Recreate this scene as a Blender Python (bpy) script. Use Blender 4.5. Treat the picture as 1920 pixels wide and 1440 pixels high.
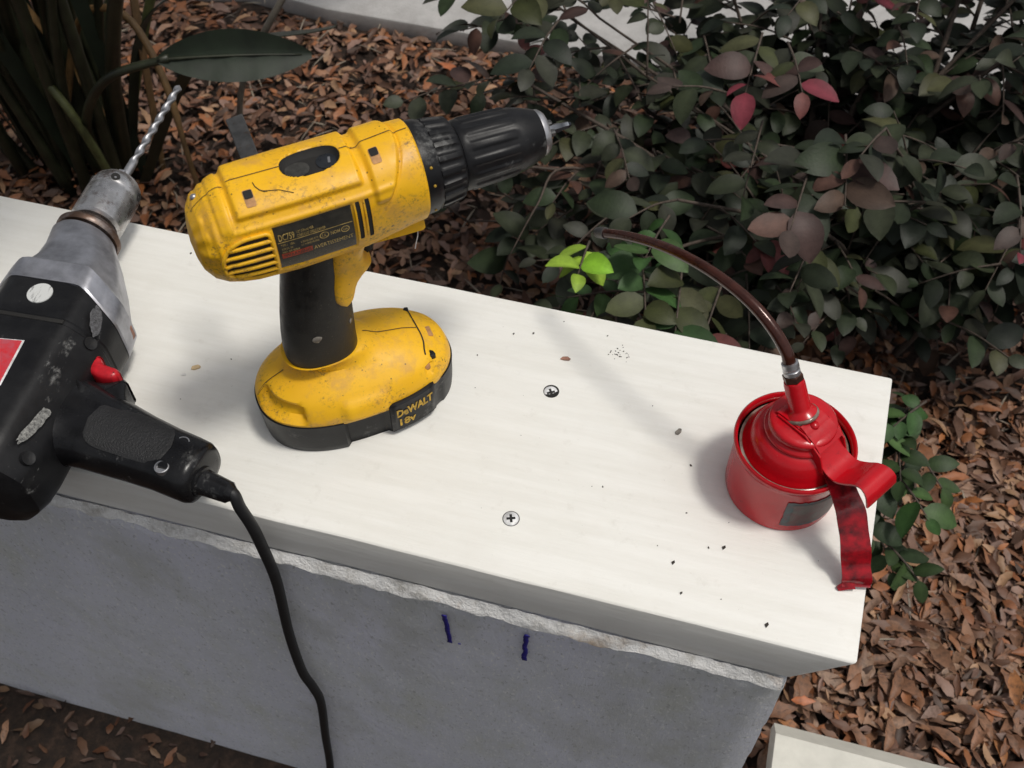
import bpy, bmesh, math, random
import numpy as np
from mathutils import Vector, Matrix, noise

for o in list(bpy.data.objects):
    bpy.data.objects.remove(o, do_unlink=True)
scene = bpy.context.scene
COL = scene.collection
rnd = random.Random(7)
R_ = math.radians

H = 0.594                      # top of the cap board above the ground (m)

# ------------------------------------------------------------------ camera
cam_data = bpy.data.cameras.new('camera')
cam_data.sensor_width = 36.0
cam_data.lens = 37.5
cam_data.clip_start = 0.02
cam_data.clip_end = 200.0
cam_data.dof.use_dof = True            # small compact-camera aperture
cam_data.dof.focus_distance = 0.72
cam_data.dof.aperture_fstop = 18.0
cam = bpy.data.objects.new('camera', cam_data)
COL.objects.link(cam)
cam.matrix_world = Matrix(((0.96491459, -0.21000387, 0.1576014, 0.0),
                           (0.26256012, 0.77498766, -0.5748533, 0.0),
                           (-0.00141772, 0.59606418, 0.80293554, H + 0.625),
                           (0, 0, 0, 1)))
scene.camera = cam

# ------------------------------------------------------------------ light
SUN_DIR = Vector((0.38, 0.0, 1.0)).normalized()      # towards the sun
world = bpy.data.worlds.new('World')
scene.world = world
world.use_nodes = True
nt = world.node_tree
bg = nt.nodes['Background']
sky = nt.nodes.new('ShaderNodeTexSky')
sky.sky_type = 'NISHITA'
sky.sun_disc = False
sky.sun_elevation = math.asin(SUN_DIR.z)
sky.sun_rotation = math.atan2(SUN_DIR.x, SUN_DIR.y)
sky.air_density = 1.0
sky.dust_density = 4.0
sky.ozone_density = 1.0
hs = nt.nodes.new('ShaderNodeHueSaturation')
hs.inputs['Saturation'].default_value = 0.22
nt.links.new(sky.outputs[0], hs.inputs['Color'])
nt.links.new(hs.outputs[0], bg.inputs['Color'])
bg.inputs['Strength'].default_value = 0.093
sun_d = bpy.data.lights.new('sun', 'SUN')
sun_d.energy = 1.78
sun_d.angle = R_(10)
sun_d.color = (1.0, 0.955, 0.88)
sun_o = bpy.data.objects.new('sun', sun_d)
COL.objects.link(sun_o)
sun_o.rotation_euler = SUN_DIR.to_track_quat('Z', 'Y').to_euler()
sun_o.location = (1, 0, 3)

scene.view_settings.view_transform = 'Standard'
scene.view_settings.look = 'None'
scene.view_settings.exposure = 0.0
scene.view_settings.gamma = 1.0
scene.view_settings.use_curve_mapping = False


# ------------------------------------------------------------------ materials
def lin(c):
    return tuple((x / 255 / 12.92) if x / 255 <= 0.04045 else ((x / 255 + 0.055) / 1.055) ** 2.4 for x in c)


class NT:
    """small wrapper round a material's node tree"""
    def __init__(s, name):
        s.m = bpy.data.materials.new(name)
        s.m.use_nodes = True
        s.t = s.m.node_tree
        s.b = s.t.nodes['Principled BSDF']
        s.co = None

    def n(s, typ, **k):
        x = s.t.nodes.new(typ)
        for a, v in k.items():
            if hasattr(x, a) and not a[0].isupper():
                setattr(x, a, v)
            else:
                x.inputs[a].default_value = v
        return x

    def l(s, a, b):
        s.t.links.new(a, b)

    def coord(s, scale=(1, 1, 1), rot=(0, 0, 0)):
        if s.co is None:
            s.co = s.n('ShaderNodeTexCoord')
        mp = s.n('ShaderNodeMapping')
        mp.inputs['Scale'].default_value = scale
        mp.inputs['Rotation'].default_value = rot
        s.l(s.co.outputs['Object'], mp.inputs['Vector'])
        return mp.outputs[0]

    def noise(s, sc, detail=4, rough=0.6, scale=(1, 1, 1), rot=(0, 0, 0)):
        x = s.n('ShaderNodeTexNoise', Scale=sc, Detail=detail, Roughness=rough)
        s.l(s.coord(scale, rot), x.inputs['Vector'])
        return x.outputs['Fac']

    def ramp(s, fac, stops):
        r = s.n('ShaderNodeValToRGB')
        e = r.color_ramp.elements
        e[0].position, e[0].color = stops[0][0], (*stops[0][1], 1)
        e[1].position, e[1].color = stops[-1][0], (*stops[-1][1], 1)
        for p, c in stops[1:-1]:
            q = e.new(p)
            q.color = (*c, 1)
        s.l(fac, r.inputs[0])
        return r.outputs[0]

    def mask(s, fac, lo, hi):
        x = s.n('ShaderNodeMapRange')
        x.inputs['From Min'].default_value = lo
        x.inputs['From Max'].default_value = hi
        s.l(fac, x.inputs['Value'])
        return x.outputs[0]

    def mul(s, a, b):
        x = s.n('ShaderNodeMath', operation='MULTIPLY')
        s.l(a, x.inputs[0])
        if isinstance(b, (int, float)):
            x.inputs[1].default_value = b
        else:
            s.l(b, x.inputs[1])
        return x.outputs[0]

    def mix(s, fac, a, b):
        x = s.n('ShaderNodeMix', data_type='RGBA')
        if isinstance(fac, (int, float)):
            x.inputs[0].default_value = fac
        else:
            s.l(fac, x.inputs[0])
        for v, i in ((a, 6), (b, 7)):
            if isinstance(v, tuple):
                x.inputs[i].default_value = (*v, 1)
            else:
                s.l(v, x.inputs[i])
        return x.outputs[2]

    def col(s, v):
        if isinstance(v, tuple):
            s.b.inputs['Base Color'].default_value = (*v, 1)
        else:
            s.l(v, s.b.inputs['Base Color'])

    def bump(s, fac, strength=0.3, dist=0.001):
        x = s.n('ShaderNodeBump', Strength=strength, Distance=dist)
        s.l(fac, x.inputs['Height'])
        s.l(x.outputs[0], s.b.inputs['Normal'])

    def rough(s, v):
        if isinstance(v, (int, float)):
            s.b.inputs['Roughness'].default_value = v
        else:
            s.l(v, s.b.inputs['Roughness'])

    def metal(s, v):
        s.b.inputs['Metallic'].default_value = v


def simple(name, c, rough=0.5, metal=0.0, var=0.25, sc=60, bump=0.15, bs=400, dark=None):
    m = NT(name)
    f = m.noise(sc, 5)
    d = dark or tuple(x * (1 - var) for x in c)
    m.col(m.mix(m.mask(f, 0.35, 0.7), tuple(min(1, x * (1 + var * .4)) for x in c), d))
    m.rough(rough)
    m.metal(metal)
    if bump:
        m.bump(m.noise(bs, 3), bump, 0.0006)
    return m.m


MAT = {}


def yellow_plastic():
    m = NT('worn_yellow_plastic')
    base = m.mix(m.mask(m.noise(25, 4), 0.35, 0.7), (0.90, 0.50, 0.007), (0.82, 0.43, 0.007))
    # rubbed-in grime: broad smears broken by fine specks
    big = m.mask(m.noise(30, 6, 0.7), 0.47, 0.61)
    fine = m.mask(m.noise(420, 5, 0.7), 0.50, 0.66)
    base = m.mix(m.mul(m.mul(big, fine), 0.85), base, (0.10, 0.06, 0.03))
    tan = m.mask(m.noise(52, 6, 0.7, rot=(1, .3, .2)), 0.51, 0.66)
    base = m.mix(m.mul(tan, 0.45), base, (0.48, 0.25, 0.09))
    spk = m.n('ShaderNodeTexVoronoi', Scale=230.0)
    m.l(m.coord(), spk.inputs['Vector'])
    dots = m.mask(spk.outputs['Distance'], 0.17, 0.08)
    dots = m.mul(dots, m.mask(m.noise(55, 3), 0.50, 0.56))
    base = m.mix(m.mul(dots, 0.85), base, (0.05, 0.03, 0.015))
    m.col(base)
    m.rough(m.mask(m.noise(80, 4), -0.5, 1.6))
    m.b.inputs['Roughness'].default_value = 0.4
    m.bump(m.noise(900, 3), 0.12, 0.0004)
    return m.m


def rubber():
    m = NT('worn_black_rubber')
    f = m.mask(m.noise(70, 5, 0.65), 0.42, 0.62)
    c = m.mix(f, (0.017, 0.017, 0.016), (0.006, 0.006, 0.006))
    d = m.mask(m.noise(700, 4), 0.64, 0.72)
    c = m.mix(m.mul(d, 0.5), c, (0.12, 0.11, 0.09))
    m.col(c)
    m.rough(m.mask(m.noise(70, 5, 0.65), 1.1, -0.2))
    m.b.inputs['Specular IOR Level'].default_value = 0.3
    m.bump(m.noise(1400, 2), 0.3, 0.0004)
    return m.m


def black_plastic(name='scuffed_black_plastic', scuff=0.5, rough=0.35):
    m = NT(name)
    c = m.mix(m.mask(m.noise(45, 4), 0.4, 0.7), (0.006, 0.006, 0.007), (0.014, 0.014, 0.015))
    a = m.mask(m.noise(38, 6, 0.7, (1, .45, 1), (0, 0, .5)), 0.60, 0.70)
    b = m.mask(m.noise(260, 5, 0.7), 0.42, 0.62)
    c = m.mix(m.mul(m.mul(a, b), scuff), c, (0.34, 0.34, 0.33))
    sp = m.mask(m.noise(520, 4, 0.7), 0.68, 0.76)
    c = m.mix(m.mul(sp, 0.4 * scuff), c, (0.3, 0.29, 0.27))
    m.col(c)
    r = m.n('ShaderNodeMapRange')
    r.inputs['To Min'].default_value = rough - .1
    r.inputs['To Max'].default_value = rough + .25
    m.l(m.noise(60, 5), r.inputs['Value'])
    m.rough(r.outputs[0])
    m.b.inputs['Specular IOR Level'].default_value = 0.28
    m.bump(m.noise(600, 3), 0.15, 0.0004)
    return m.m


def steel(name, c, rough, rust=0.0, sc=90):
    m = NT(name)
    base = m.mix(m.mask(m.noise(sc, 5), 0.35, 0.7), c, tuple(x * .55 for x in c))
    if rust:
        rm = m.mask(m.noise(70, 6, 0.7), 0.62 - .25 * rust, 0.74 - .2 * rust)
        base = m.mix(m.mul(rm, 0.8), base, (0.11, 0.055, 0.03))
    m.col(base)
    r = m.n('ShaderNodeMapRange')
    r.inputs['To Min'].default_value = rough - .08
    r.inputs['To Max'].default_value = rough + .22
    m.l(m.noise(sc * 1.7, 5), r.inputs['Value'])
    m.rough(r.outputs[0])
    m.metal(0.9)
    m.bump(m.noise(500, 3), 0.1, 0.0004)
    return m.m


def red_enamel():
    m = NT('red_enamel')
    c = m.mix(m.mask(m.noise(30, 4), 0.4, 0.7), (0.54, 0.005, 0.012), (0.40, 0.004, 0.010))
    d = m.mask(m.noise(120, 6, 0.7), 0.62, 0.74)
    c = m.mix(m.mul(d, 0.55), c, (0.10, 0.008, 0.008))
    ch = m.mask(m.noise(330, 4), 0.74, 0.78)
    c = m.mix(m.mul(ch, 0.5), c, (0.30, 0.22, 0.18))
    m.col(c)
    r = m.n('ShaderNodeMapRange')
    r.inputs['To Min'].default_value = 0.06
    r.inputs['To Max'].default_value = 0.34
    m.l(m.noise(70, 5), r.inputs['Value'])
    m.rough(r.outputs[0])
    m.bump(m.noise(140, 5), 0.22, 0.0010)
    return m.m


def board_paint():
    m = NT('cream_board_paint')
    st = m.noise(110, 6, 0.65, (0.09, 1.0, 1.0))
    c = m.mix(m.mask(st, 0.36, 0.64), (0.83, 0.82, 0.775), (0.775, 0.762, 0.71))
    sm_ = m.mask(m.noise(14, 5, 0.65), 0.50, 0.70)
    c = m.mix(m.mul(sm_, 0.34), c, (0.70, 0.68, 0.62))
    du = m.mask(m.noise(75, 6, 0.7, rot=(0, 0, .6)), 0.60, 0.74)
    c = m.mix(m.mul(du, 0.22), c, (0.52, 0.49, 0.43))
    sp = m.mask(m.noise(330, 3, 0.7), 0.70, 0.74)
    c = m.mix(m.mul(sp, 0.45), c, (0.42, 0.39, 0.34))
    m.col(c)
    m.rough(0.5)
    m.bump(m.noise(150, 7, 0.7, (0.09, 1.0, 1.0)), 0.55, 0.0013)
    return m.m


def stucco():
    m = NT('grey_painted_stucco')
    c = m.ramp(m.noise(10, 7, 0.7, (1, 1, .5)), [(0.32, (0.73, 0.745, 0.70)), (0.46, (0.80, 0.815, 0.86)), (0.64, (0.85, 0.86, 0.96))])
    sp = m.mask(m.noise(330, 2, 0.6, (1, 1, .55)), 0.60, 0.66)
    c = m.mix(m.mul(sp, 0.75), c, (1.0, 1.0, 1.0))
    pit = m.mask(m.noise(270, 3, 0.65, (1, 1, .55), (0, .3, .2)), 0.40, 0.33)
    c = m.mix(m.mul(pit, 0.5), c, (0.36, 0.37, 0.36))
    d = m.mask(m.noise(8, 6, 0.65, (1, 1, .6)), 0.52, 0.68)
    c = m.mix(m.mul(d, 0.55), c, (0.56, 0.565, 0.50))
    w = m.mask(m.noise(40, 8, 0.78, (1, 1, .5)), 0.60, 0.72)
    c = m.mix(m.mul(w, 0.35), c, (0.78, 0.78, 0.80))
    g = m.mask(m.noise(380, 4, 0.75, (1, 1, .55)), 0.55, 0.66)
    c = m.mix(m.mul(g, 0.30), c, (0.55, 0.56, 0.58))
    m.col(c)
    m.rough(0.62)
    m.bump(m.noise(200, 8, 0.8, (1, 1, .6)), 1.0, 0.003)
    return m.m


def mortar():
    m = NT('crumbly_white_mortar')
    c = m.ramp(m.noise(60, 6, 0.7), [(0.3, (0.46, 0.44, 0.40)), (0.48, (0.78, 0.77, 0.75)), (0.75, (0.88, 0.88, 0.88))])
    r = m.mask(m.noise(22, 5), 0.60, 0.70)
    c = m.mix(m.mul(r, 0.6), c, (0.40, 0.25, 0.13))
    k = m.mask(m.noise(150, 5, 0.7), 0.66, 0.74)
    c = m.mix(m.mul(k, 0.6), c, (0.18, 0.16, 0.13))
    m.col(c)
    m.rough(0.85)
    m.bump(m.noise(300, 6, 0.7), 0.9, 0.003)
    return m.m


def attr_leaf(name, rough=0.5, spec=0.5, trans=0.0, vein=True):
    """colour per leaf from a vertex attribute, or the object's random number"""
    m = NT(name)
    a = m.n('ShaderNodeVertexColor', layer_name='leafcol')
    f = m.noise(90, 5, 0.7)
    dk = m.n('ShaderNodeMix', data_type='RGBA', blend_type='MULTIPLY')
    dk.inputs[0].default_value = 0.55
    m.l(a.outputs['Color'], dk.inputs[6])
    r = m.ramp(f, [(0.3, (0.45, 0.45, 0.45)), (0.6, (1, 1, 1)), (0.8, (1.0, 0.95, 0.9))])
    m.l(r, dk.inputs[7])
    m.col(dk.outputs[2])
    m.rough(rough)
    m.b.inputs['Specular IOR Level'].default_value = spec
    m.bump(m.noise(350, 4), 0.35, 0.0008)
    return m.m


def litter_leaf_random():
    m = NT('dry_leaf_random')
    oi = m.n('ShaderNodeObjectInfo')
    c = m.ramp(oi.outputs['Random'], [(0.0, (0.18, 0.080, 0.040)), (0.18, (0.24, 0.122, 0.070)), (0.34, (0.11, 0.050, 0.028)), (0.5, (0.24, 0.145, 0.098)),
                                      (0.64, (0.22, 0.088, 0.040)), (0.78, (0.29, 0.18, 0.115)), (0.9, (0.18, 0.115, 0.098)), (1.0, (0.36, 0.15, 0.055))])
    f = m.noise(140, 6, 0.7)
    c = m.mix(m.mask(f, 0.45, 0.75), c, (0.062, 0.036, 0.024))
    m.col(c)
    m.rough(0.55)
    m.b.inputs['Specular IOR Level'].default_value = 0.4
    m.bump(m.noise(450, 4), 0.4, 0.0008)
    return m.m


def soil():
    m = NT('dark_mulch_soil')
    c = m.ramp(m.noise(60, 7, 0.7), [(0.3, (0.016, 0.010, 0.007)), (0.5, (0.045, 0.026, 0.016)), (0.7, (0.11, 0.062, 0.04))])
    m.col(c)
    m.rough(0.9)
    m.bump(m.noise(90, 7, 0.75), 1.0, 0.02)
    return m.m


def concrete():
    m = NT('pale_concrete')
    c = m.ramp(m.noise(20, 6, 0.65), [(0.3, (0.36, 0.345, 0.335)), (0.55, (0.44, 0.43, 0.42)), (0.75, (0.52, 0.50, 0.49))])
    sp = m.mask(m.noise(260, 4, 0.7), 0.62, 0.70)
    c = m.mix(m.mul(sp, 0.5), c, (0.25, 0.22, 0.20))
    m.col(c)
    m.rough(0.85)
    m.bump(m.noise(200, 6, 0.7), 0.5, 0.003)
    return m.m


MAT['yellow'] = yellow_plastic()
MAT['rubber'] = rubber()
MAT['black'] = black_plastic('scuffed_black_plastic', 0.35, 0.33)
MAT['black_scuffed'] = black_plastic('heavily_scuffed_black_plastic', 0.8, 0.30)
MAT['black_dull'] = simple('dull_black_plastic', (0.008, 0.008, 0.009), 0.55, 0, .4, 80, .25, 500)
MAT['dark'] = simple('dark_recess', (0.012, 0.011, 0.010), 0.8, 0, .3, 80, 0)
MAT['seam'] = simple('grimy_seam', (0.10, 0.055, 0.02), 0.8, 0, .5, 160, 0)
MAT['label'] = simple('printed_black_label', (0.016, 0.016, 0.014), 0.4, 0, .5, 120, .1, 500, (0.05, 0.045, 0.035))
MAT['ink_yellow'] = simple('pale_yellow_ink', (0.50, 0.36, 0.12), 0.5, 0, .5, 300, 0)
MAT['ink_gold'] = simple('yellow_ink', (0.55, 0.33, 0.02), 0.5, 0, .6, 300, 0)
MAT['ink_red'] = simple('red_ink', (0.42, 0.055, 0.02), 0.5, 0, .5, 200, 0)
MAT['ink_grey'] = simple('small_print_grey', (0.12, 0.10, 0.065), 0.55, 0, .6, 900, 0)
MAT['steel'] = steel('bright_steel', (0.62, 0.62, 0.64), 0.28, 0.15)
MAT['steel_worn'] = steel('worn_chuck_steel', (0.66, 0.65, 0.65), 0.22, 0.35)
MAT['steel_rusty'] = steel('rusty_steel', (0.34, 0.29, 0.27), 0.42, 0.9)
MAT['steel_dark'] = steel('dark_steel', (0.16, 0.16, 0.16), 0.40, 0.3)
MAT['aluminium'] = steel('cast_aluminium', (0.52, 0.525, 0.57), 0.36, 0.0, 60)
MAT['tan'] = simple('dusty_tan', (0.48, 0.25, 0.10), 0.7, 0, .4, 200, 0)
MAT['red'] = red_enamel()
MAT['red_trigger'] = simple('red_trigger_plastic', (0.55, 0.012, 0.022), 0.35, 0, .3, 150, .1, 500)
MAT['red_label'] = simple('scratched_red_label', (0.50, 0.022, 0.03), 0.4, 0, .35, 120, .1, 400, (0.42, 0.10, 0.13))
MAT['white_ink'] = simple('white_print', (0.70, 0.70, 0.70), 0.5, 0, .4, 300, 0)
MAT['hose'] = simple('oily_brown_hose', (0.055, 0.016, 0.010), 0.16, 0.25, .5, 160, .2, 300)
MAT['can_label'] = simple('worn_green_grey_label', (0.075, 0.070, 0.062), 0.5, 0, .6, 160, .3, 400, (0.12, 0.035, 0.035))
MAT['can_label_edge'] = simple('teal_label_edge', (0.035, 0.085, 0.09), 0.5, 0, .6, 160, .1, 400, (0.12, 0.03, 0.035))
MAT['oil'] = simple('oily_grime', (0.10, 0.055, 0.040), 0.18, 0.1, .6, 90, .1, 300, (0.38, 0.33, 0.28))
MAT['board'] = board_paint()
MAT['stucco'] = stucco()
MAT['mortar'] = mortar()
MAT['ink_blue'] = simple('blue_marker_ink', (0.020, 0.016, 0.20), 0.5, 0, .3, 300, 0)
MAT['scratch'] = simple('pale_stucco_scratch', (0.80, 0.81, 0.85), 0.7, 0, .4, 200, .3, 300)
MAT['litter'] = attr_leaf('dry_leaf', 0.55, 0.4)
MAT['litter_one'] = litter_leaf_random()
MAT['foliage'] = attr_leaf('shrub_leaf', 0.48, 0.20)
MAT['bark'] = simple('thin_brown_bark', (0.075, 0.055, 0.042), 0.8, 0, .5, 160, .6, 300)
MAT['stalk'] = simple('dark_green_stalk', (0.024, 0.028, 0.014), 0.45, 0, .5, 40, .2, 200)
MAT['stalk_pale'] = simple('pale_dry_stalk', (0.20, 0.18, 0.13), 0.6, 0, .4, 60, .3, 200)
MAT['stalk_brown'] = simple('withered_brown_stalk', (0.15, 0.085, 0.030), 0.6, 0, .4, 60, .3, 200)
MAT['blade'] = simple('dark_glossy_blade', (0.012, 0.021, 0.010), 0.62, 0, .4, 30, .3, 120)
MAT['soil'] = soil()
MAT['concrete'] = concrete()
MAT['wood'] = simple('pale_raw_wood', (0.62, 0.46, 0.26), 0.7, 0, .3, 300, .3, 400)
MAT['chip_red'] = simple('reddish_chip', (0.32, 0.16, 0.11), 0.7, 0, .5, 400, .3, 400)
MAT['chip_grey'] = simple('grey_chip', (0.22, 0.20, 0.17), 0.7, 0, .5, 400, .3, 400)
MAT['crumb'] = simple('dark_crumb', (0.035, 0.028, 0.022), 0.8, 0, .5, 400, .3, 400)


# ------------------------------------------------------------------ mesh helpers
def link(o, parent=None):
    COL.objects.link(o)
    if parent is not None:
        o.parent = parent
    return o


def mesh(name, verts, faces, mat, parent=None, smooth=True, fix=True):
    me = bpy.data.meshes.new(name)
    me.from_pydata([tuple(map(float, v)) for v in verts], [], faces)
    if fix:
        bm = bmesh.new()
        bm.from_mesh(me)
        bmesh.ops.recalc_face_normals(bm, faces=bm.faces)
        bm.to_mesh(me)
        bm.free()
    if smooth is True:
        me.polygons.foreach_set('use_smooth', [True] * len(me.polygons))
    elif smooth:
        me.polygons.foreach_set('use_smooth', [True] * len(me.polygons))
        me.set_sharp_from_angle(angle=R_(smooth))
    me.materials.append(mat)
    return link(bpy.data.objects.new(name, me), parent)


def tag(o, label=None, cat=None, group=None, kind=None):
    if label: o['label'] = label
    if cat: o['category'] = cat
    if group: o['group'] = group
    if kind: o['kind'] = kind
    return o


def empty(name, loc, rz=0.0, label=None, cat=None, group=None):
    o = bpy.data.objects.new(name, None)
    o.empty_display_size = 0.02
    o.location = loc
    o.rotation_euler = (0, 0, rz)
    COL.objects.link(o)
    return tag(o, label, cat, group)


def loft(secs, cap=True, closed=True):
    n = len(secs[0])
    v = [p for s in secs for p in s]
    f = []
    for i in range(len(secs) - 1):
        for j in range(n if closed else n - 1):
            k = (j + 1) % n
            f.append((i * n + j, i * n + k, (i + 1) * n + k, (i + 1) * n + j))
    if cap:
        f.append(tuple(range(n - 1, -1, -1)))
        f.append(tuple((len(secs) - 1) * n + j for j in range(n)))
    return v, f


def add(a, b):
    o = len(a[0])
    return a[0] + list(b[0]), a[1] + [tuple(i + o for i in f) for f in b[1]]


def smooth_path(pts, n=8):
    """Catmull-Rom through the points"""
    P = [Vector(p) for p in pts]
    P = [P[0] * 2 - P[1]] + P + [P[-1] * 2 - P[-2]]
    out = []
    for i in range(1, len(P) - 2):
        for k in range(n):
            t = k / n
            a, b, c, d = P[i - 1:i + 3]
            out.append(0.5 * ((2 * b) + (c - a) * t + (2 * a - 5 * b + 4 * c - d) * t * t + (3 * b - a - 3 * c + d) * t ** 3))
    out.append(P[-2])
    return out


def frames(path):
    T = []
    for i in range(len(path)):
        a = path[max(0, i - 1)]
        b = path[min(len(path) - 1, i + 1)]
        T.append((b - a).normalized())
    up = Vector((0, 0, 1)) if abs(T[0].z) < 0.9 else Vector((1, 0, 0))
    N = T[0].cross(up).normalized()
    out = []
    for t in T:
        N = (N - t * N.dot(t)).normalized()
        out.append((t, N, t.cross(N)))
    return out


def tube(path, rad, n=10, cap=True):
    path = [Vector(p) for p in path]
    fr = frames(path)
    secs = []
    for i, (p, (t, a, b)) in enumerate(zip(path, fr)):
        r = rad[i] if hasattr(rad, '__len__') else rad
        secs.append([p + (a * math.cos(2 * math.pi * k / n) + b * math.sin(2 * math.pi * k / n)) * r for k in range(n)])
    return loft(secs, cap)


def lathe(prof, n=48, M=Matrix.Identity(4), cap=True):
    """profile of (radius, height) turned about local z"""
    secs = []
    for r, z in prof:
        r = max(r, 1e-5)
        secs.append([M @ Vector((r * math.cos(2 * math.pi * k / n), r * math.sin(2 * math.pi * k / n), z)) for k in range(n)])
    return loft(secs, cap)


def box(c, s, bev=0.0, seg=2, M=None):
    bm = bmesh.new()
    bmesh.ops.create_cube(bm, size=1)
    bmesh.ops.scale(bm, vec=s, verts=bm.verts)
    if bev:
        bmesh.ops.bevel(bm, geom=bm.edges[:], offset=bev, segments=seg, affect='EDGES', profile=0.5)
    X = (M if M is not None else Matrix.Identity(4)) @ Matrix.Translation(c)
    v = [X @ x.co for x in bm.verts]
    bm.verts.index_update()
    f = [tuple(q.index for q in x.verts) for x in bm.faces]
    bm.free()
    return v, f


def prism(poly, z0, z1, bev=0.0, seg=2, M=None):
    """outline in xy pulled up in z, edges rounded"""
    bm = bmesh.new()
    a = [bm.verts.new((x, y, z0)) for x, y in poly]
    fa = bm.faces.new(a)
    r = bmesh.ops.extrude_face_region(bm, geom=[fa])
    bmesh.ops.translate(bm, vec=(0, 0, z1 - z0), verts=[g for g in r['geom'] if isinstance(g, bmesh.types.BMVert)])
    bmesh.ops.recalc_face_normals(bm, faces=bm.faces)
    if bev:
        bmesh.ops.bevel(bm, geom=bm.edges[:], offset=bev, segments=seg, affect='EDGES', profile=0.5)
    bm.verts.index_update()
    v = [(M @ x.co) if M is not None else x.co.copy() for x in bm.verts]
    f = [tuple(q.index for q in x.verts) for x in bm.faces]
    bm.free()
    return v, f


def sell(w, h, n, k=48, cx=0.0, cy=0.0):
    """superellipse points"""
    out = []
    for i in range(k):
        t = 2 * math.pi * i / k
        c, s = math.cos(t), math.sin(t)
        out.append((cx + w * math.copysign(abs(c) ** (2 / n), c), cy + h * math.copysign(abs(s) ** (2 / n), s)))
    return out


def ribbon(path, widths, side, thick):
    """flat bar along a path; side = width direction(s)"""
    path = [Vector(p) for p in path]
    fr = frames(path)
    secs = []
    for i, p in enumerate(path):
        s = Vector(side[i] if isinstance(side, list) else side).normalized()
        t = fr[i][0]
        s = (s - t * s.dot(t)).normalized()
        nn = t.cross(s)
        w = widths[i] if hasattr(widths, '__len__') else widths
        secs.append([p + s * w + nn * thick, p - s * w + nn * thick, p - s * w - nn * thick, p + s * w - nn * thick])
    return loft(secs)


_txt = {}


def text_geo(s, size=1.0, bold=0.0):
    cu = bpy.data.curves.new('t', 'FONT')
    cu.body = s
    cu.size = size
    cu.resolution_u = 2
    cu.offset = bold
    o = bpy.data.objects.new('t', cu)
    COL.objects.link(o)
    bpy.context.view_layer.update()
    dg = bpy.context.evaluated_depsgraph_get()
    me = bpy.data.meshes.new_from_object(o.evaluated_get(dg))
    bm = bmesh.new()
    bm.from_mesh(me)
    bmesh.ops.triangulate(bm, faces=bm.faces)
    v = [x.co.copy() for x in bm.verts]
    bm.verts.index_update()
    f = [tuple(q.index for q in x.verts) for x in bm.faces]
    bm.free()
    bpy.data.objects.remove(o)
    bpy.data.curves.remove(cu)
    bpy.data.meshes.remove(me)
    w = max(q.x for q in v) if v else 0
    return v, f, w


def write(name, s, x0, y0, width, height, fn, mat, parent, bold=0.0, lab=None):
    """letters mapped on to a surface: fn(x, y) -> point"""
    v, f, w = text_geo(s, 1.0, bold)
    hh = max(q.y for q in v)
    v = [fn(x0 + q.x / w * width, y0 + q.y / hh * height) for q in v]
    return mesh(name, v, f, mat, parent, smooth=False, fix=False)


def sm(x, a, b):
    t = np.clip((x - a) / (b - a), 0, 1)
    return t * t * (3 - 2 * t)


def sbx(x, a, b, e):
    return sm(x, a - e, a + e) * (1 - sm(x, b - e, b + e))


# ================================================================== the setting
def ground():
    n = 90
    xs = np.concatenate([np.linspace(-30, -2.2, 8), np.linspace(-2, 2, n), np.linspace(2.2, 30, 8)])
    ys = np.concatenate([np.linspace(-30, -1.0, 8), np.linspace(-.8, 2.2, n), np.linspace(2.5, 60, 8)])
    v, f = [], []
    for y in ys:
        for x in xs:
            z = 0.0
            if abs(x) < 2 and -.8 < y < 1.62:
                z = 0.007 * noise.noise(Vector((x * 5, y * 5, 0))) + 0.004 * noise.noise(Vector((x * 17, y * 17, 3)))
            v.append((x, y, z))
    m = len(xs)
    for j in range(len(ys) - 1):
        for i in range(m - 1):
            f.append((j * m + i, j * m + i + 1, (j + 1) * m + i + 1, (j + 1) * m + i))
    return tag(mesh('ground', v, f, MAT['soil']), kind='structure')


GROUND = ground()

wv, wf = prism([(-6, 1.64), (-1.06, 1.61), (-0.98, 1.63), (-0.8, 1.605), (-0.4, 1.60), (0.3, 1.605), (6, 1.60), (6, 4.0), (-6, 4.0)], -0.02, 0.032, 0.006, 2)
tag(mesh('walkway', wv, wf, MAT['concrete'], smooth=30), kind='structure')


# ------------------------------------------------------------------ the grey wall
WALL_L, WALL_R, WALL_Y, WALL_B = -1.15, 0.104, 0.2915, 0.515
WALL_T = H - 0.0448


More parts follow.
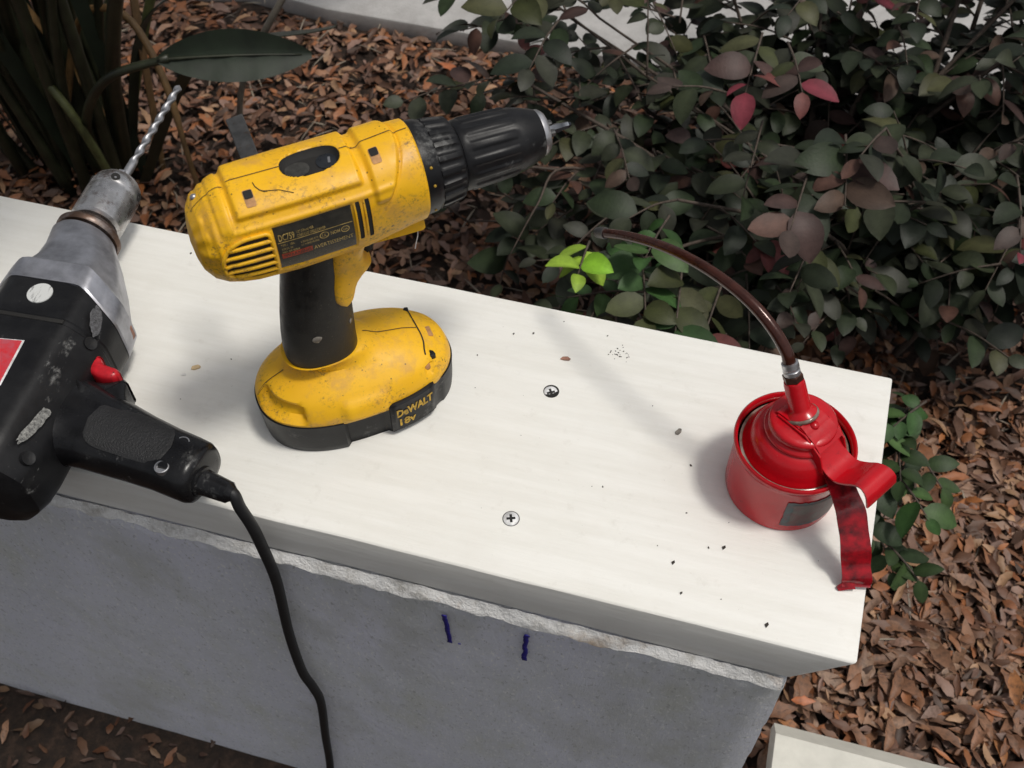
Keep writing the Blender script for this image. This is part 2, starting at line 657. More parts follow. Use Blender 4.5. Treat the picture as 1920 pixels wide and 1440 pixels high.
def garden_wall():
    nx, nz = 230, 90
    v, f = [], []
    xs = np.linspace(WALL_L, WALL_R, nx)
    zs = np.linspace(-0.03, WALL_T, nz)
    for z in zs:
        for i, x in enumerate(xs):
            rx = 0.0025 * noise.noise(Vector((7, z * 14, 1))) + 0.0012 * noise.noise(Vector((7, z * 60, 4))) + 0.02 * (WALL_T - z) * .5
            e = max(0, 1 - (WALL_R - x) / 0.02)
            y = WALL_Y + 0.0010 * noise.noise(Vector((x * 7, z * 4, 0))) + 0.0004 * noise.noise(Vector((x * 45, z * 30, 5))) + 0.004 * e * e + 0.0075 * max(0.0, (z - (WALL_T - .012)) / .012) ** 1.5
            v.append((x + (rx if i == nx - 1 else 0), y, z))
    for j in range(nz - 1):
        for i in range(nx - 1):
            a = j * nx + i
            f.append((a, a + 1, a + 1 + nx, a + nx))
    o = len(v)
    for z in zs:                                        # right-hand end
        rx = 0.0025 * noise.noise(Vector((7, z * 14, 1))) + 0.0012 * noise.noise(Vector((7, z * 60, 4))) + 0.02 * (WALL_T - z) * .5
        v.append((WALL_R + rx, WALL_B, z))
        v.append((WALL_L, WALL_B, z))
    for j in range(nz - 1):
        f.append((j * nx + nx - 1, o + 2 * j, o + 2 * j + 2, (j + 1) * nx + nx - 1))
        f.append((o + 2 * j, o + 2 * j + 1, o + 2 * j + 3, o + 2 * j + 2))
        f.append((o + 2 * j + 1, j * nx, (j + 1) * nx, o + 2 * j + 3))
    t = [(nz - 1) * nx + i for i in range(nx)] + [o + 2 * (nz - 1), o + 2 * (nz - 1) + 1]
    f.append(tuple(t))
    w = mesh('garden_wall', v, f, MAT['stucco'], smooth=45)
    tag(w, 'low grey stucco wall capped by the cream board', 'wall')
    # ragged strip of mortar squeezed out under the board
    v, f = [], []
    n, k = 420, 12
    for i in range(n):
        x = WALL_L + (WALL_R - 0.003 - WALL_L) * i / (n - 1)
        depth = 0.0092 + 0.0085 * noise.noise(Vector((x * 9, 0, 2))) + 0.006 * noise.noise(Vector((x * 34, 0, 8))) + 0.003 * noise.noise(Vector((x * 110, 0, 8)))
        depth = max(depth, 0.0030)
        for j in range(k):
            t = j / (k - 1)
            z = WALL_T + 0.0006 - depth * t
            out = -0.0060 * (1 - t) ** 1.3 + 0.0012 + 0.0024 * noise.noise(Vector((x * 40, z * 60, 1))) * math.sin(math.pi * t) + 0.0012 * noise.noise(Vector((x * 130, z * 130, 3)))
            if j == k - 1:
                out = -0.002
            v.append((x, WALL_Y - out, z))
    for i in range(n - 1):
        for j in range(k - 1):
            a = i * k + j
            f.append((a, a + 1, a + k + 1, a + k))
    mesh('mortar_bead', v, f, MAT['mortar'], w, smooth=60)

    def stroke(name, pts, wd, mat, dy=0.0012):
        p = smooth_path([(x, WALL_Y - dy - 0.0006, H + z) for x, z in pts], 5)
        mesh(name, *ribbon(p, [wd * (0.7 + 0.6 * abs(noise.noise(Vector((q.x * 300, q.z * 300, 0))))) for q in p], Vector((1, 0, 0.05)), 0.0003), mat, w)

    stroke('pen_mark', [(-.1288, -.066), (-.1283, -.074), (-.1274, -.083), (-.1276, -.092), (-.1268, -.101), (-.1268, -.112)], 0.0021, MAT['ink_blue'], .0016)
    stroke('pen_mark', [(-.0680, -.0645), (-.0698, -.067), (-.0697, -.077), (-.0707, -.085), (-.0698, -.093), (-.0710, -.102), (-.0704, -.109)], 0.0021, MAT['ink_blue'], .0016)
    stroke('pen_mark', [(-.1205, -.1105), (-.1185, -.1106)], 0.0007, MAT['ink_blue'], .0014)
    return w


garden_wall()

# ------------------------------------------------------------------ the cream cap board
YF, YB, TH = 0.2969, 0.5262, 0.0445


def cap_board():
    # right-hand end is undercut; its top edge runs a little askew
    L = -1.15
    c = [(L, YF, H - TH), (0.1045, YF, H - TH), (0.118, YB, H - TH), (L, YB, H - TH),
         (L, YF, H), (0.1372, YF, H), (0.1458, YB, H), (L, YB, H)]
    bm = bmesh.new()
    vs = [bm.verts.new(p) for p in c]
    for q in ((0, 1, 2, 3), (4, 5, 6, 7), (0, 1, 5, 4), (1, 2, 6, 5), (2, 3, 7, 6), (3, 0, 4, 7)):
        bm.faces.new([vs[i] for i in q])
    bmesh.ops.recalc_face_normals(bm, faces=bm.faces)
    bmesh.ops.bevel(bm, geom=bm.edges[:], offset=0.0022, segments=3, affect='EDGES', profile=0.5)
    es = [e for e in bm.edges if abs((e.verts[0].co - e.verts[1].co).normalized().x) > .99 and e.calc_length() > .5]
    bmesh.ops.subdivide_edges(bm, edges=es, cuts=60)
    for v in bm.verts:
        if v.co.z < H - 0.001 or v.co.y < YF + .003:
            v.co.y += 0.0006 * noise.noise(Vector((v.co.x * 18, v.co.z * 12, 0)))
    me = bpy.data.meshes.new('cap_board')
    bm.to_mesh(me)
    bm.free()
    me.polygons.foreach_set('use_smooth', [True] * len(me.polygons))
    me.set_sharp_from_angle(angle=R_(28))
    me.materials.append(MAT['board'])
    o = link(bpy.data.objects.new('cap_board', me))
    tag(o, 'thick cream painted board lying on the grey wall under the tools', 'board')

    def screw(x, y, sink, tilt, az):
        M = Matrix.Translation((x, y, H - sink)) @ Matrix.Rotation(az, 4, 'Z') @ Matrix.Rotation(tilt, 4, 'X')
        s = mesh('screw', *lathe([(0.0035, -0.004), (0.0052, -0.0006), (0.0053, 0.0002), (0.0049, 0.00065), (0.0015, 0.0008), (0, 0.0008)], 32, M), MAT['steel_screw'], o, smooth=50)
        a = 0.00085
        L_ = 0.0030
        cr = [(-a, -L_), (a, -L_), (a, -a), (L_, -a), (L_, a), (a, a), (a, L_), (-a, L_), (-a, a), (-L_, a), (-L_, -a), (-a, -a)]
        mesh('cross_slot', *prism(cr, 0.0004, 0.00088, 0, 1, M), MAT['dark'], s, smooth=False)
        ring = lathe([(0.0052, 0.0002), (0.0056, 0.00030), (0.0058, 0.0001)], 32, Matrix.Translation((x, y + (.0011 if sink > 0 else .0002), H)))
        mesh('screw_hole', *ring, MAT['dark'], s)

    MAT['steel_screw'] = steel('white_zinc_screw', (0.88, 0.88, 0.88), 0.5, 0.0, 200)
    MAT['steel_screw'].node_tree.nodes['Principled BSDF'].inputs['Metallic'].default_value = 0.25
    # px (958,973) and (1033,736)
    screw(-.0939, .3391, -0.0002, 0.02, .35)
    screw(-.0934, .4474, 0.0004, 0.16, .55)
    return o


cap_board()

# ------------------------------------------------------------------ low board past the end of the wall
lz = 0.10
MAT['board_shaded'] = simple('shaded_cream_paint', (0.60, 0.585, 0.52), 0.55, 0, .12, 40, .3, 200)  # cap board's cream lowered in colour, standing for weaker light down here
lb = tag(mesh('low_board', *loft([[(x, 0.20, lz - .04), (x, 0.452, lz - .04), (x, 0.452, lz - .022), (x, 0.4325, lz), (x, 0.20, lz)] for x in np.linspace(0.168, 0.95, 6)]), MAT['board_shaded'], smooth=20),
         'low cream board with one sloping edge, past the end of the wall', 'board')
tag(mesh('footing_block', *box((0.56, 0.32, 0.027), (0.70, 0.17, 0.066), 0.004), MAT['concrete'], smooth=30), 'pale concrete footing under the low cream board', 'block')
# ================================================================== yellow cordless drill
US = np.array([-.0750, -.0743, -.0725, -.068, -.0615, -.054, -.045, -.02, .02, .040, .047, .058])
DW = np.array([.0004, .010, .017, .0230, .0265, .0282, .0287, .0290, .0290, .0292, .0295, .0295])
DT = np.array([.0004, .009, .016, .0215, .0255, .0275, .0280, .0280, .028, .0290, .0295, .0300])
DB = np.array([.0004, .010, .018, .0255, .030, .0325, .0335, .0335, .033, .0315, .0305, .0300])
DZ = np.array([.191, .191, .1915, .1925, .1938, .1948, .195, .195, .196, .197, .197, .197])
DN = np.array([2., 2., 2., 2.1, 2.2, 2.3, 2.5, 2.7, 2.6, 2.3, 2.2, 2.0])
DV = np.array([-.002, -.002, -.002, -.002, -.0025, -.0028, -.0028, -.0028, -.0026, -.002, -.0015, -.001])


def shell(u, phi, off=0.0):
    """point on the motor housing: u along the drill, phi from the top (minus = the label side)"""
    u = np.asarray(u, float)
    phi = np.asarray(phi, float)
    w, h, hb, z0, n, vo = [np.interp(u, US, a) for a in (DW, DT, DB, DZ, DN, DV)]
    s, c = np.sin(phi), np.cos(phi)
    h = np.where(c < 0, hb, h)
    r = 1 / ((np.abs(s) / w) ** n + (np.abs(c) / h) ** n) ** (1 / n)
    a = np.degrees(np.abs(phi))
    d = .0030 * sbx(u, -.0485, .0225, .0016) * (1 - sm(a, 42, 47))                      # raised pad on top
    ug = .049 - .0095 * (a / 60) ** 2
    d = d + .0024 * sm(u, .0265, .0300) * (1 - sm(u, ug - .0016, ug + .0004)) * (1 - sm(a, 66, 72))   # arched band
    d = d + .0011 * sbx(u, -.0585, -.0515, .0008) * (1 - sm(a, 50, 62))                 # rib behind the pad
    d = d - .0007 * np.exp(-((u - ug - .001) / .0008) ** 2) * (1 - sm(a, 80, 90))
    # side ledge above the label
    led = np.exp(-((a - 57 + 60 * np.maximum(0, u - .022)) / 3.0) ** 2)
    d = d + .0010 * led * sbx(u, -.052, .040, .003) * (phi < 0)
    d = d - .0010 * sbx(u, -.0325, .0135, .0008) * sbx(a, 61, 124, 1.5)
    # finger ridges on the round back
    for k, q in enumerate((28, 52, 76)):
        d = d + .0016 * np.exp(-((a - q) / 8.0) ** 2) * sbx(u, -.0735 + .001 * k, -.066 + .001 * k, .0015)
    d = d + .0012 * np.exp(-((u + .062) / .0022) ** 2) * sm(a, 20, 60) * (1 - sm(a, 120, 140))
    ew = np.abs((u + .0005) / .0172) ** 2.5 + np.abs((np.degrees(phi) + 1) / 19.5) ** 2.5     # oval opening in the pad
    d = d - .0052 * (1 - sm(ew, .78, 1.0))
    r = r + (d + off) * np.clip((u + .0750) / .003, 0, 1)
    return u + 0 * phi, r * s + vo, z0 + r * c


def sp(u, deg, off=0.0):
    a = shell(u, math.radians(deg), off)
    return Vector((float(a[0]), float(a[1]), float(a[2])))


def on_label(x, y, off=0.0006):
    """label sheet: x along the drill from -.0315, y up from its lower edge (metres)"""
    return sp(x, -122 + y / .0315 * 60, off)


def strip(path, w, off, name, mat, parent):
    """thin line following the housing: path of (u, deg)"""
    v, f = [], []
    for i, (u, d) in enumerate(path):
        a = path[max(0, i - 1)]
        b = path[min(len(path) - 1, i + 1)]
        du, dd = b[0] - a[0], (b[1] - a[1]) * .0005
        L = math.hypot(du, dd) or 1
        nu, nd = -dd / L * w, du / L * w / .0005
        v += [sp(u + nu, d + nd, off), sp(u - nu, d - nd, off)]
        if i:
            f.append((2 * i - 2, 2 * i - 1, 2 * i + 1, 2 * i))
    return mesh(name, v, f, mat, parent)


def patch(name, poly_fn, mat, parent, off, n=20, rings=4):
    """filled outline on the housing, poly_fn(t) -> (u, deg)"""
    pts = [poly_fn(i / n) for i in range(n)]
    cu = sum(p[0] for p in pts) / n
    cd = sum(p[1] for p in pts) / n
    v = [sp(cu, cd, off)]
    f = []
    for r in range(1, rings + 1):
        for p in pts:
            v.append(sp(cu + (p[0] - cu) * r / rings, cd + (p[1] - cd) * r / rings, off))
    for i in range(n):
        f.append((0, 1 + i, 1 + (i + 1) % n))
        for r in range(rings - 1):
            a, b = 1 + r * n + i, 1 + r * n + (i + 1) % n
            f.append((a, a + n, b + n, b))
    return mesh(name, v, f, mat, parent)


def rrect(u0, u1, d0, d1, p=5):
    def fn(t):
        a = 2 * math.pi * t
        c, s = math.cos(a), math.sin(a)
        return ((u0 + u1) / 2 + (u1 - u0) / 2 * math.copysign(abs(c) ** (2 / p), c), (d0 + d1) / 2 + (d1 - d0) / 2 * math.copysign(abs(s) ** (2 / p), s))
    return fn


BA, BB, BC, BN = .0705, .0425, .002, 2.35       # battery plan: half length, half width, centre, squareness


def batt_v(u, s=1.0):
    t = min(1, abs((u - BC) / (BA * s)))
    return -BB * s * (1 - t ** BN) ** (1 / BN)


def cordless_drill():
    root = empty('cordless_drill', (-.2284, .40766, H), R_(38.23), 'worn yellow and black cordless drill standing on its battery on the cream board', 'drill')
    # ---- battery
    K = 180

    def ring(s, z, disp=None):
        pts = []
        for i in range(K):
            t = 2 * math.pi * i / K
            c, q = math.cos(t), math.sin(t)
            u = BC + BA * s * math.copysign(abs(c) ** (2 / BN), c)
            v = BB * s * math.copysign(abs(q) ** (2 / BN), q)
            if disp:
                d = float(disp(u, v, z))
                L = math.hypot((u - BC) / BA ** 2, v / BB ** 2) or 1
                u += d * (u - BC) / BA ** 2 / L
                v += d * v / BB ** 2 / L
            pts.append((u, v, z))
        return pts

    def ydisp(u, v, z):
        d = 0.0
        if v < 0:
            d += .0032 * sbx(u, -.016, .0135, .003) * sbx(z, .0325, .0455, .0022)               # side bump
            d += -.0060 * sbx(u, -.066, -.0425, .0022) * sbx(z, .0345, .0455, .0015)            # thumb recess
            d += -.0028 * sbx(u, .0455, .0515, .0008) * sbx(z, .0400, .0455, .0008)             # round pit
        d += -.0025 * sbx(u, .053, .09, .0015) * sm(z, .0410, .0435)                            # step at the nose
        return d

    prof = [(.975, .0285), (.982, .0300), (.982, .0325), (.978, .0345), (.968, .0365), (.955, .0385), (.938, .0405), (.918, .0425), (.897, .0442), (.872, .0460), (.842, .0477), (.812, .0490), (.77, .0506),
            (.70, .0530), (.62, .0556), (.54, .0580), (.47, .0602), (.435, .0620), (.41, .0650), (.395, .0672), (.36, .0690)]
    secs = []
    for s, z in prof:
        r = ring(s, z, ydisp)
        if s < .5:                                   # the collar follows the handle, not the battery
            k = (.5 - s) / .14
            k = max(0, min(1, k))
            hs_ = [(-.0165 + .0268 * math.copysign(abs(math.cos(2 * math.pi * i / K)) ** (2 / 2.3), math.cos(2 * math.pi * i / K)), .0212 * math.copysign(abs(math.sin(2 * math.pi * i / K)) ** (2 / 2.3), math.sin(2 * math.pi * i / K)), z) for i in range(K)]
            r = [tuple(a + (b - a) * k for a, b in zip(p, q)) for p, q in zip(r, hs_)]
        secs.append(r)
    batt = mesh('battery_pack', *loft(secs), MAT['yellow'], root, smooth=40)

    def bdisp(u, v, z):
        d = 0.0
        if v < 0:
            d += -.0042 * sbx(u, -.0175, .0125, .0008) * sm(z, -.002, .001)
            d += -.0012 * sbx(u, .050, .056, .001)
        d += -.0003 * (1 - sm(z, 0.0, .010))
        return d
    secs = [ring(s, z, bdisp) for s, z in ((.965, 0.0), (.980, .0010), (.986, .006), (.990, .014), (.993, .0215), (.995, .027), (.997, .0298), (.985, .0306), (.96, .0306))]
    base = mesh('battery_base', *loft(secs), MAT['black'], batt, smooth=35)
    base['label'] = 'scuffed black plastic underside'
    # raised name panel on the base

    def on_panel(u, z, off=.0):
        return Vector((u, batt_v(u, 1.0) - .0020 - off, z))
    ua, ub = .0135, .0485
    n = 14
    secs = []
    for i in range(n + 1):
        u = ua + (ub - ua) * i / n
        e = 0.0012 if i in (0, n) else 0
        t = .0335 if 0 < i < n else .0325
        secs.append([(u, batt_v(u) - .0020 + e, .0060), (u, batt_v(u) - .0020 + e, t), (u, batt_v(u) - .0006, t + .0012), (u, batt_v(u) + .008, t + .0012), (u, batt_v(u) + .008, .0045), (u, batt_v(u) - .0006, .0045)])
    mesh('name_panel', *loft(secs), MAT['black'], batt, smooth=35)
    write('lettering', 'DeWALT', .0175, .0210, .0285, .0078, lambda x, y: on_panel(x, y, .0004), MAT['ink_gold'], batt, .045)
    write('lettering', '18v', .0175, .0105, .0140, .0074, lambda x, y: on_panel(x, y, .0004), MAT['ink_gold'], batt, .035)
    # seam along the top of the pack, and round the release button

    from mathutils.bvhtree import BVHTree
    bt = BVHTree.FromPolygons([v.co.copy() for v in batt.data.vertices], [tuple(p.vertices) for p in batt.data.polygons][:-2])

    def dome(u, v):
        h_ = bt.ray_cast(Vector((u, v, .12)), Vector((0, 0, -1)))
        return h_[0].z if h_[0] is not None else .03

    def dline(pts, w, name, mat=MAT['seam'], lift=.0004):
        v, f = [], []
        P = smooth_path([(u, q, 0) for u, q in pts], 6)
        for i, p in enumerate(P):
            a, b = P[max(0, i - 1)], P[min(len(P) - 1, i + 1)]
            t = (b - a).normalized()
            nn = Vector((-t.y, t.x, 0)) * w
            for q in (p + nn, p - nn):
                v.append((q.x, q.y, dome(q.x, q.y) + lift))
            if i:
                f.append((2 * i - 2, 2 * i - 1, 2 * i + 1, 2 * i))
        mesh(name, v, f, mat, batt)
    dline([(-.066, 0), (-.058, 0), (-.050, 0), (-.045, 0)], .00035, 'seam')
    dline([(.0125, 0), (.025, 0), (.04, 0), (.050, 0)], .00035, 'seam')
    dline([(.0500, .030), (.0505, .018), (.0505, .008), (.0508, 0), (.0512, -.006), (.0508, -.012), (.0492, -.018), (.0485, -.022)], .0005, 'button_gap', MAT['dark'])
    for s_, d_ in ((-1, .0), (1, .002)):
        mesh('release_clip', *prism([(-.0022, -.0022), (.002, -.0032), (.0030, 0), (.0014, .0042), (-.0012, .0036)], -.003, .0022, .0006, 2, Matrix.Translation((.0525 - (s_ > 0) * .004, s_ * .0205, dome(.0525, .0205) - .001 + d_)) @ Matrix.Rotation(-.5 * s_, 4, 'Z')), MAT['black'], batt, smooth=35)
    mesh('catch', *box((.058, -.002, dome(.058, -.002) - .0002), (.004, .009, .002), .0007), MAT['tan'], batt)
    hit = bt.ray_cast(Vector((.0480, -.10, .0430)), Vector((0, 1, 0)))
    mesh('screw_hole', *lathe([(.0026, -.0003), (.0025, .00025), (.0001, .0003)], 24, Matrix.Translation(hit[0]) @ hit[1].to_track_quat('Z', 'Y').to_matrix().to_4x4()), MAT['tan'], batt)

    # ---- handle
    hz = [(.0665, -.0165, .0238, .0183), (.070, -.0167, .0243, .0188), (.078, -.0168, .0243, .0190), (.090, -.0160, .0240, .0188), (.105, -.0147, .0232, .0184), (.120, -.0130, .0222, .0180), (.135, -.0112, .0212, .0176), (.150, -.0092, .0200, .0172), (.170, -.0070, .0190, .0168), (.185, -.0050, .0190, .0165)]
    han = mesh('handle', *loft([[(x, y, z) for x, y in sell(a, b, 2.35, 64, c, -.0012)] for z, c, a, b in hz]), MAT['rubber'], root)
    for (u, z, r) in ((-.020, .0965, .0030), (.0045, .098, .0026)):
        k = abs((u + .0155) / .0236)
        vv = -.0186 * (1 - min(.99, k) ** 2.35) ** (1 / 2.35) - .0012
        M = Matrix.Translation((u, vv + .0002, z)) @ Matrix.Rotation(R_(90), 4, 'X') @ Matrix.Rotation(-.35 if u < 0 else -.9, 4, 'Z')
        if u > 0:
            M = Matrix.Translation((u, vv + .0004, z)) @ Matrix.Rotation(R_(55), 4, 'Z') @ Matrix.Rotation(R_(90), 4, 'X')
        mesh('rubbed_spot', *lathe([(r, 0), (r * .95, .0003), (.0001, .0004)], 20, M @ Matrix.Scale(1.35, 4, (1, 0, 0))), MAT['chip_grey'], han)
    # yellow throat that carries the trigger
    tz = [(.1198, .0005, .0035), (.1208, -.0032, .0068), (.1228, -.0052, .0090), (.1262, -.0060, .0104), (.131, -.0060, .0118), (.136, -.0056, .0140), (.141, -.0050, .0182), (.1445, -.0046, .0222), (.1468, -.0043, .0240), (.1490, -.0040, .0232), (.1525, -.0036, .0206), (.1570, -.0030, .0198), (.1620, -.0026, .0212), (.167, -.0022, .0255), (.172, -.002, .034), (.178, -.002, .040)]
    th = mesh('trigger_guard', *loft([[(x, y, z) for x, y in sell((b - a) / 2, .0192, 3.6, 48, (a + b) / 2, -.0012)] for z, a, b in tz]), MAT['yellow'], root, smooth=45)
    tp = [(.018, .1490, .0085), (.0245, .1495, .0088), (.0280, .1515, .009), (.0292, .1550, .009), (.0285, .160, .009), (.0300, .166, .009), (.034, .173, .009)]
    secs = [[(.008, -.0012 - w * .8, z), (x - .003, -.0012 - w, z), (x, -.0012 - w * .55, z), (x, -.0012 + w * .55, z), (x - .003, -.0012 + w, z), (.008, -.0012 + w * .8, z)] for x, z, w in tp]
    mesh('trigger', *loft(secs), MAT['black'], root, smooth=40)

    # ---- motor housing
    us = np.concatenate([np.linspace(-.0750, -.064, 34), np.linspace(-.0635, .058, 190)])
    ph = np.radians(np.linspace(-180, 180, 241)[:-1])
    U, F = np.meshgrid(us, ph, indexing='ij')
    a = shell(U, F)
    P = np.stack(a, -1)
    secs = [[tuple(p) for p in row] for row in P]
    secs.append([(x + .0012, v * .955 - .00005, .197 + (z - .197) * .955) for x, v, z in secs[-1]])
    hou = mesh('motor_housing', *loft(secs), MAT['yellow'], root, smooth=50)
    # seam
    strip([(u, 2.0) for u in np.linspace(-.070, -.050, 12)], .00030, .0003, 'seam', MAT['seam'], hou)
    strip([(u, 2.0) for u in np.linspace(-.0475, -.0175, 14)], .00030, .0003, 'seam', MAT['seam'], hou)
    strip([(u, 2.0) for u in np.linspace(.0172, .0575, 40)], .00030, .0003, 'seam', MAT['seam'], hou)
    # oval opening, the gear switch down inside it
    patch('switch_opening', rrect(-.0174, .0164, -20, 18, 2.5), MAT['dark'], hou, .0003, 48, 8)
    patch('gear_switch', rrect(-.0152, -.0012, -14, 11, 2.2), MAT['chip_grey2'], hou, .0008, 24)
    patch('gear_switch', rrect(.0030, .0145, -13, 12, 2.2), MAT['chip_dark'], hou, .0008, 24)
    strip([(.0105 + .0001 * d, d) for d in np.linspace(-6, 4, 6)], .0007, .0012, 'gear_switch', MAT['steel'], hou)  # bright strip painting a glint on the switch
    # screw pits
    for u0, d0 in ((-.0385, -26), (.0340, -21)):
        patch('screw_pit', rrect(u0 - .0028, u0 + .0028, d0 - 10, d0 + 9, 7), MAT['tan'], hou, .0003, 28)
        patch('screw_pit', rrect(u0 - .0024, u0 + .0024, d0 - 1.5, d0 + 8, 7), MAT['dark'], hou, .0006, 28)
    # name plate with its print
    patch_pts = rrect(-.0318, .0128, -123, -61, 14)
    v, f = [], []
    nu, nd = 30, 20
    for i in range(nu + 1):
        for j in range(nd + 1):
            v.append(sp(-.0318 + .0446 * i / nu, -123 + 62 * j / nd, .0002))
    for i in range(nu):
        for j in range(nd):
            k = i * (nd + 1) + j
            f.append((k, k + 1, k + nd + 2, k + nd + 1))
    mesh('name_plate', v, f, MAT['label'], hou)

    def put(s, x, y, w, hgt, mat='ink_yellow', bold=0.0):
        write('lettering', s, x, y, w, hgt, on_label, MAT[mat], hou, bold)

    def bar(x0, x1, y0, y1, mat, name='print_line', off=.0004):
        k = 16
        vv = [on_label(x0 + (x1 - x0) * i / k, y, off) for i in range(k + 1) for y in (y0, y1)]
        mesh(name, vv, [(2 * i, 2 * i + 1, 2 * i + 3, 2 * i + 2) for i in range(k)], MAT[mat], hou)
    put('DC759', -.0302, .0222, .0092, .0046, 'ink_yellow', .01)
    put('1/2" (13mm) VSR', -.0198, .0248, .0100, .0018)
    put('CORDLESS DRILL/DRIVER', -.0198, .0219, .0165, .0020)
    bar(-.0310, .0122, .0206, .0211, 'ink_yellow')
    put('TYPE 1   USA', -.0296, .0176, .0075, .0019)
    put('FOR DC 18V', -.0296, .0148, .0065, .0015)
    put('0-500/0-1600 RPM', -.0185, .0165, .0100, .0016)
    put('U.S. PATENTS PENDING', -.0185, .0142, .0105, .0014)
    put('NO. OF SERIE', -.0296, .0123, .0100, .0014)
    # certification marks
    for cx, cy, r in ((-.0048, .0170, .0026), (.0075, .0168, .0024)):
        k = 24
        vv = []
        for i in range(k):
            t = 2 * math.pi * i / k
            for q in (1.0, .80):
                vv.append(on_label(cx + r * 1.05 * q * math.cos(t), cy + r * q * math.sin(t), .0005))
        mesh('mark_ring', vv, [(2 * i, 2 * i + 1, (2 * i + 3) % (2 * k), (2 * i + 2) % (2 * k)) for i in range(k)], MAT['ink_yellow'], hou)
    put('UL', -.0062, .0158, .0027, .0024)
    put('NOM', -.0012, .0158, .0055, .0026, 'ink_yellow', .01)
    put('CSA', .0062, .0160, .0026, .0016)
    bar(-.0302, -.0126, .0078, .0117, 'ink_red', 'red_band')
    put('!WARNING', -.0293, .0085, .0158, .0026, 'label')
    put('AVERTISSEMENT', -.0118, .0083, .0232, .0030, 'ink_yellow')
    for j in range(4):
        put('TO REDUCE RISK OF INJURY READ INSTRUCTION MANUAL' if j % 2 == 0 else 'POUR REDUIRE LE RISQUE LIRE LE MANUEL D UTILISATION', -.0300, .0058 - j * .0017, .0415, .0012, 'ink_grey')
    # two upright vent slots ahead of the plate
    for u0 in (.0166, .0222):
        patch('vent_slot', rrect(u0 - .0013, u0 + .0013, -112, -60, 10), MAT['dark'], hou, .0003, 40, 3)
        strip([(u0 - .0018 + 0 * d, d) for d in np.linspace(-112, -60, 16)], .0005, .0008, 'vent_rim', MAT['yellow'], hou)
        strip([(u0 + .0018 + 0 * d, d) for d in np.linspace(-112, -60, 16)], .0005, .0008, 'vent_rim', MAT['yellow'], hou)
    # rear grille: dark opening behind five slats
    def gr(t):
        a_ = 2 * math.pi * t
        c, s_ = math.cos(a_), math.sin(a_)
        p = 2.2 if c < 0 else 9
        return (-.0445 + (.0180 if c < 0 else .0108) * math.copysign(abs(c) ** (2 / p), c), -95 + 30 * math.copysign(abs(s_) ** (2 / p), s_))
    patch('vent_opening', gr, MAT['dark'], hou, .0003, 48, 4)
    loop = [gr(t) for t in np.linspace(0, 1, 61)]
    mesh('vent_rim', *tube([sp(u, d, .0005) for u, d in loop], .0013, 8, False), MAT['yellow'], hou)
    for d in (-74, -84, -94.5, -105, -115.5):
        q = [x for x in np.linspace(-.064, -.033, 40) if abs((x + .0445) / .0180) ** 2.2 + abs((d + 95) / 30) ** 2.2 < 1.0 or x > -.0445]
        mesh('vent_slat', *tube([sp(u, d, .0006) for u in np.linspace(min(q), -.0335, 14)], .00125, 8), MAT['yellow'], hou)
    # scratch
    strip([(-.034, -10), (-.0335, -16), (-.032, -21), (-.030, -24), (-.028, -25)], .00024, .0004, 'scratch', MAT['dark'], hou)
    strip([(-.031, -23), (-.027, -25), (-.022, -27), (-.018, -31), (-.015, -34)], .00018, .0004, 'scratch', MAT['dark'], hou)
    # rail under the nose, with a thread caught in it
    secs = [[(u, -.0215 - .002, z0), (u, -.0215, z0 + .007), (u, -.012, z0 + .007), (u, -.010, z0 - .001)] for u, z0 in ((.024, .1700), (.03, .1695), (.045, .1690), (.055, .1690), (.0565, .1705))]
    mesh('nose_rail', *loft(secs), MAT['yellow'], root, smooth=30)
    mesh('caught_thread', *tube(smooth_path([(.0520, -.022, .1705), (.0515, -.0225, .165), (.0500, -.0225, .159), (.0490, -.0225, .1545)], 4), .00035, 5), MAT['white_ink'], root)
    mesh('rivet', *lathe([(.0001, .0022), (.0012, .0020), (.0020, .001), (.0022, 0), (.0018, -.001)], 16, Matrix.Translation(sp(-.0655, 20, -.0006)) @ Matrix.Rotation(R_(-50), 4, 'Y')), MAT['steel'], root)
    # flat steel hook standing out behind
    mesh('belt_hook', *box((0, 0, 0), (.0105, .052, .0060), .0006, 1, Matrix.Translation((-.0275, .046, .2035)) @ Matrix.Rotation(.10, 4, 'X') @ Matrix.Rotation(-.15, 4, 'Y')), MAT['steel_dark'], root, smooth=30)

    # ---- clutch ring and keyless chuck
    MX = Matrix.Translation((0, -.001, .197)) @ Matrix.Rotation(R_(90), 4, 'Y')        # local z -> along the drill
    cl = mesh('clutch_ring', *lathe([(.024, .0560), (.0280, .0572), (.0282, .0590), (.0275, .0660), (.0268, .0675), (.0262, .0690)], 72, MX), MAT['black'], root, smooth=40)
    for ang in (-52, -74, -98, -118):
        q = MX @ Vector((0, 0, .0625))
        rr = .0281
        a_ = R_(ang)
        p = Vector((.0632, -.001 + rr * math.sin(a_), .197 + rr * math.cos(a_)))
        M = Matrix.Translation(p) @ Matrix.Rotation(a_, 4, 'X').inverted() @ Matrix.Identity(4)
        if ang == -98:
            continue
        mesh('clutch_dot', *lathe([(.0009, -.0004), (.0009, .0001), (.0001, .0002)], 12, M), MAT['ink_gold'], cl)
    n, k = 180, []

    def lobed(r, u, depth, lobes, duty):
        out = []
        for i in range(n):
            t = 2 * math.pi * i / n
            x = (t * lobes / (2 * math.pi)) % 1.0
            d = depth * float(sbx(np.array(x), .5 - duty / 2, .5 + duty / 2, .10))
            out.append(MX @ Vector(((r + d) * math.cos(t), (r + d) * math.sin(t), u)))
        return out
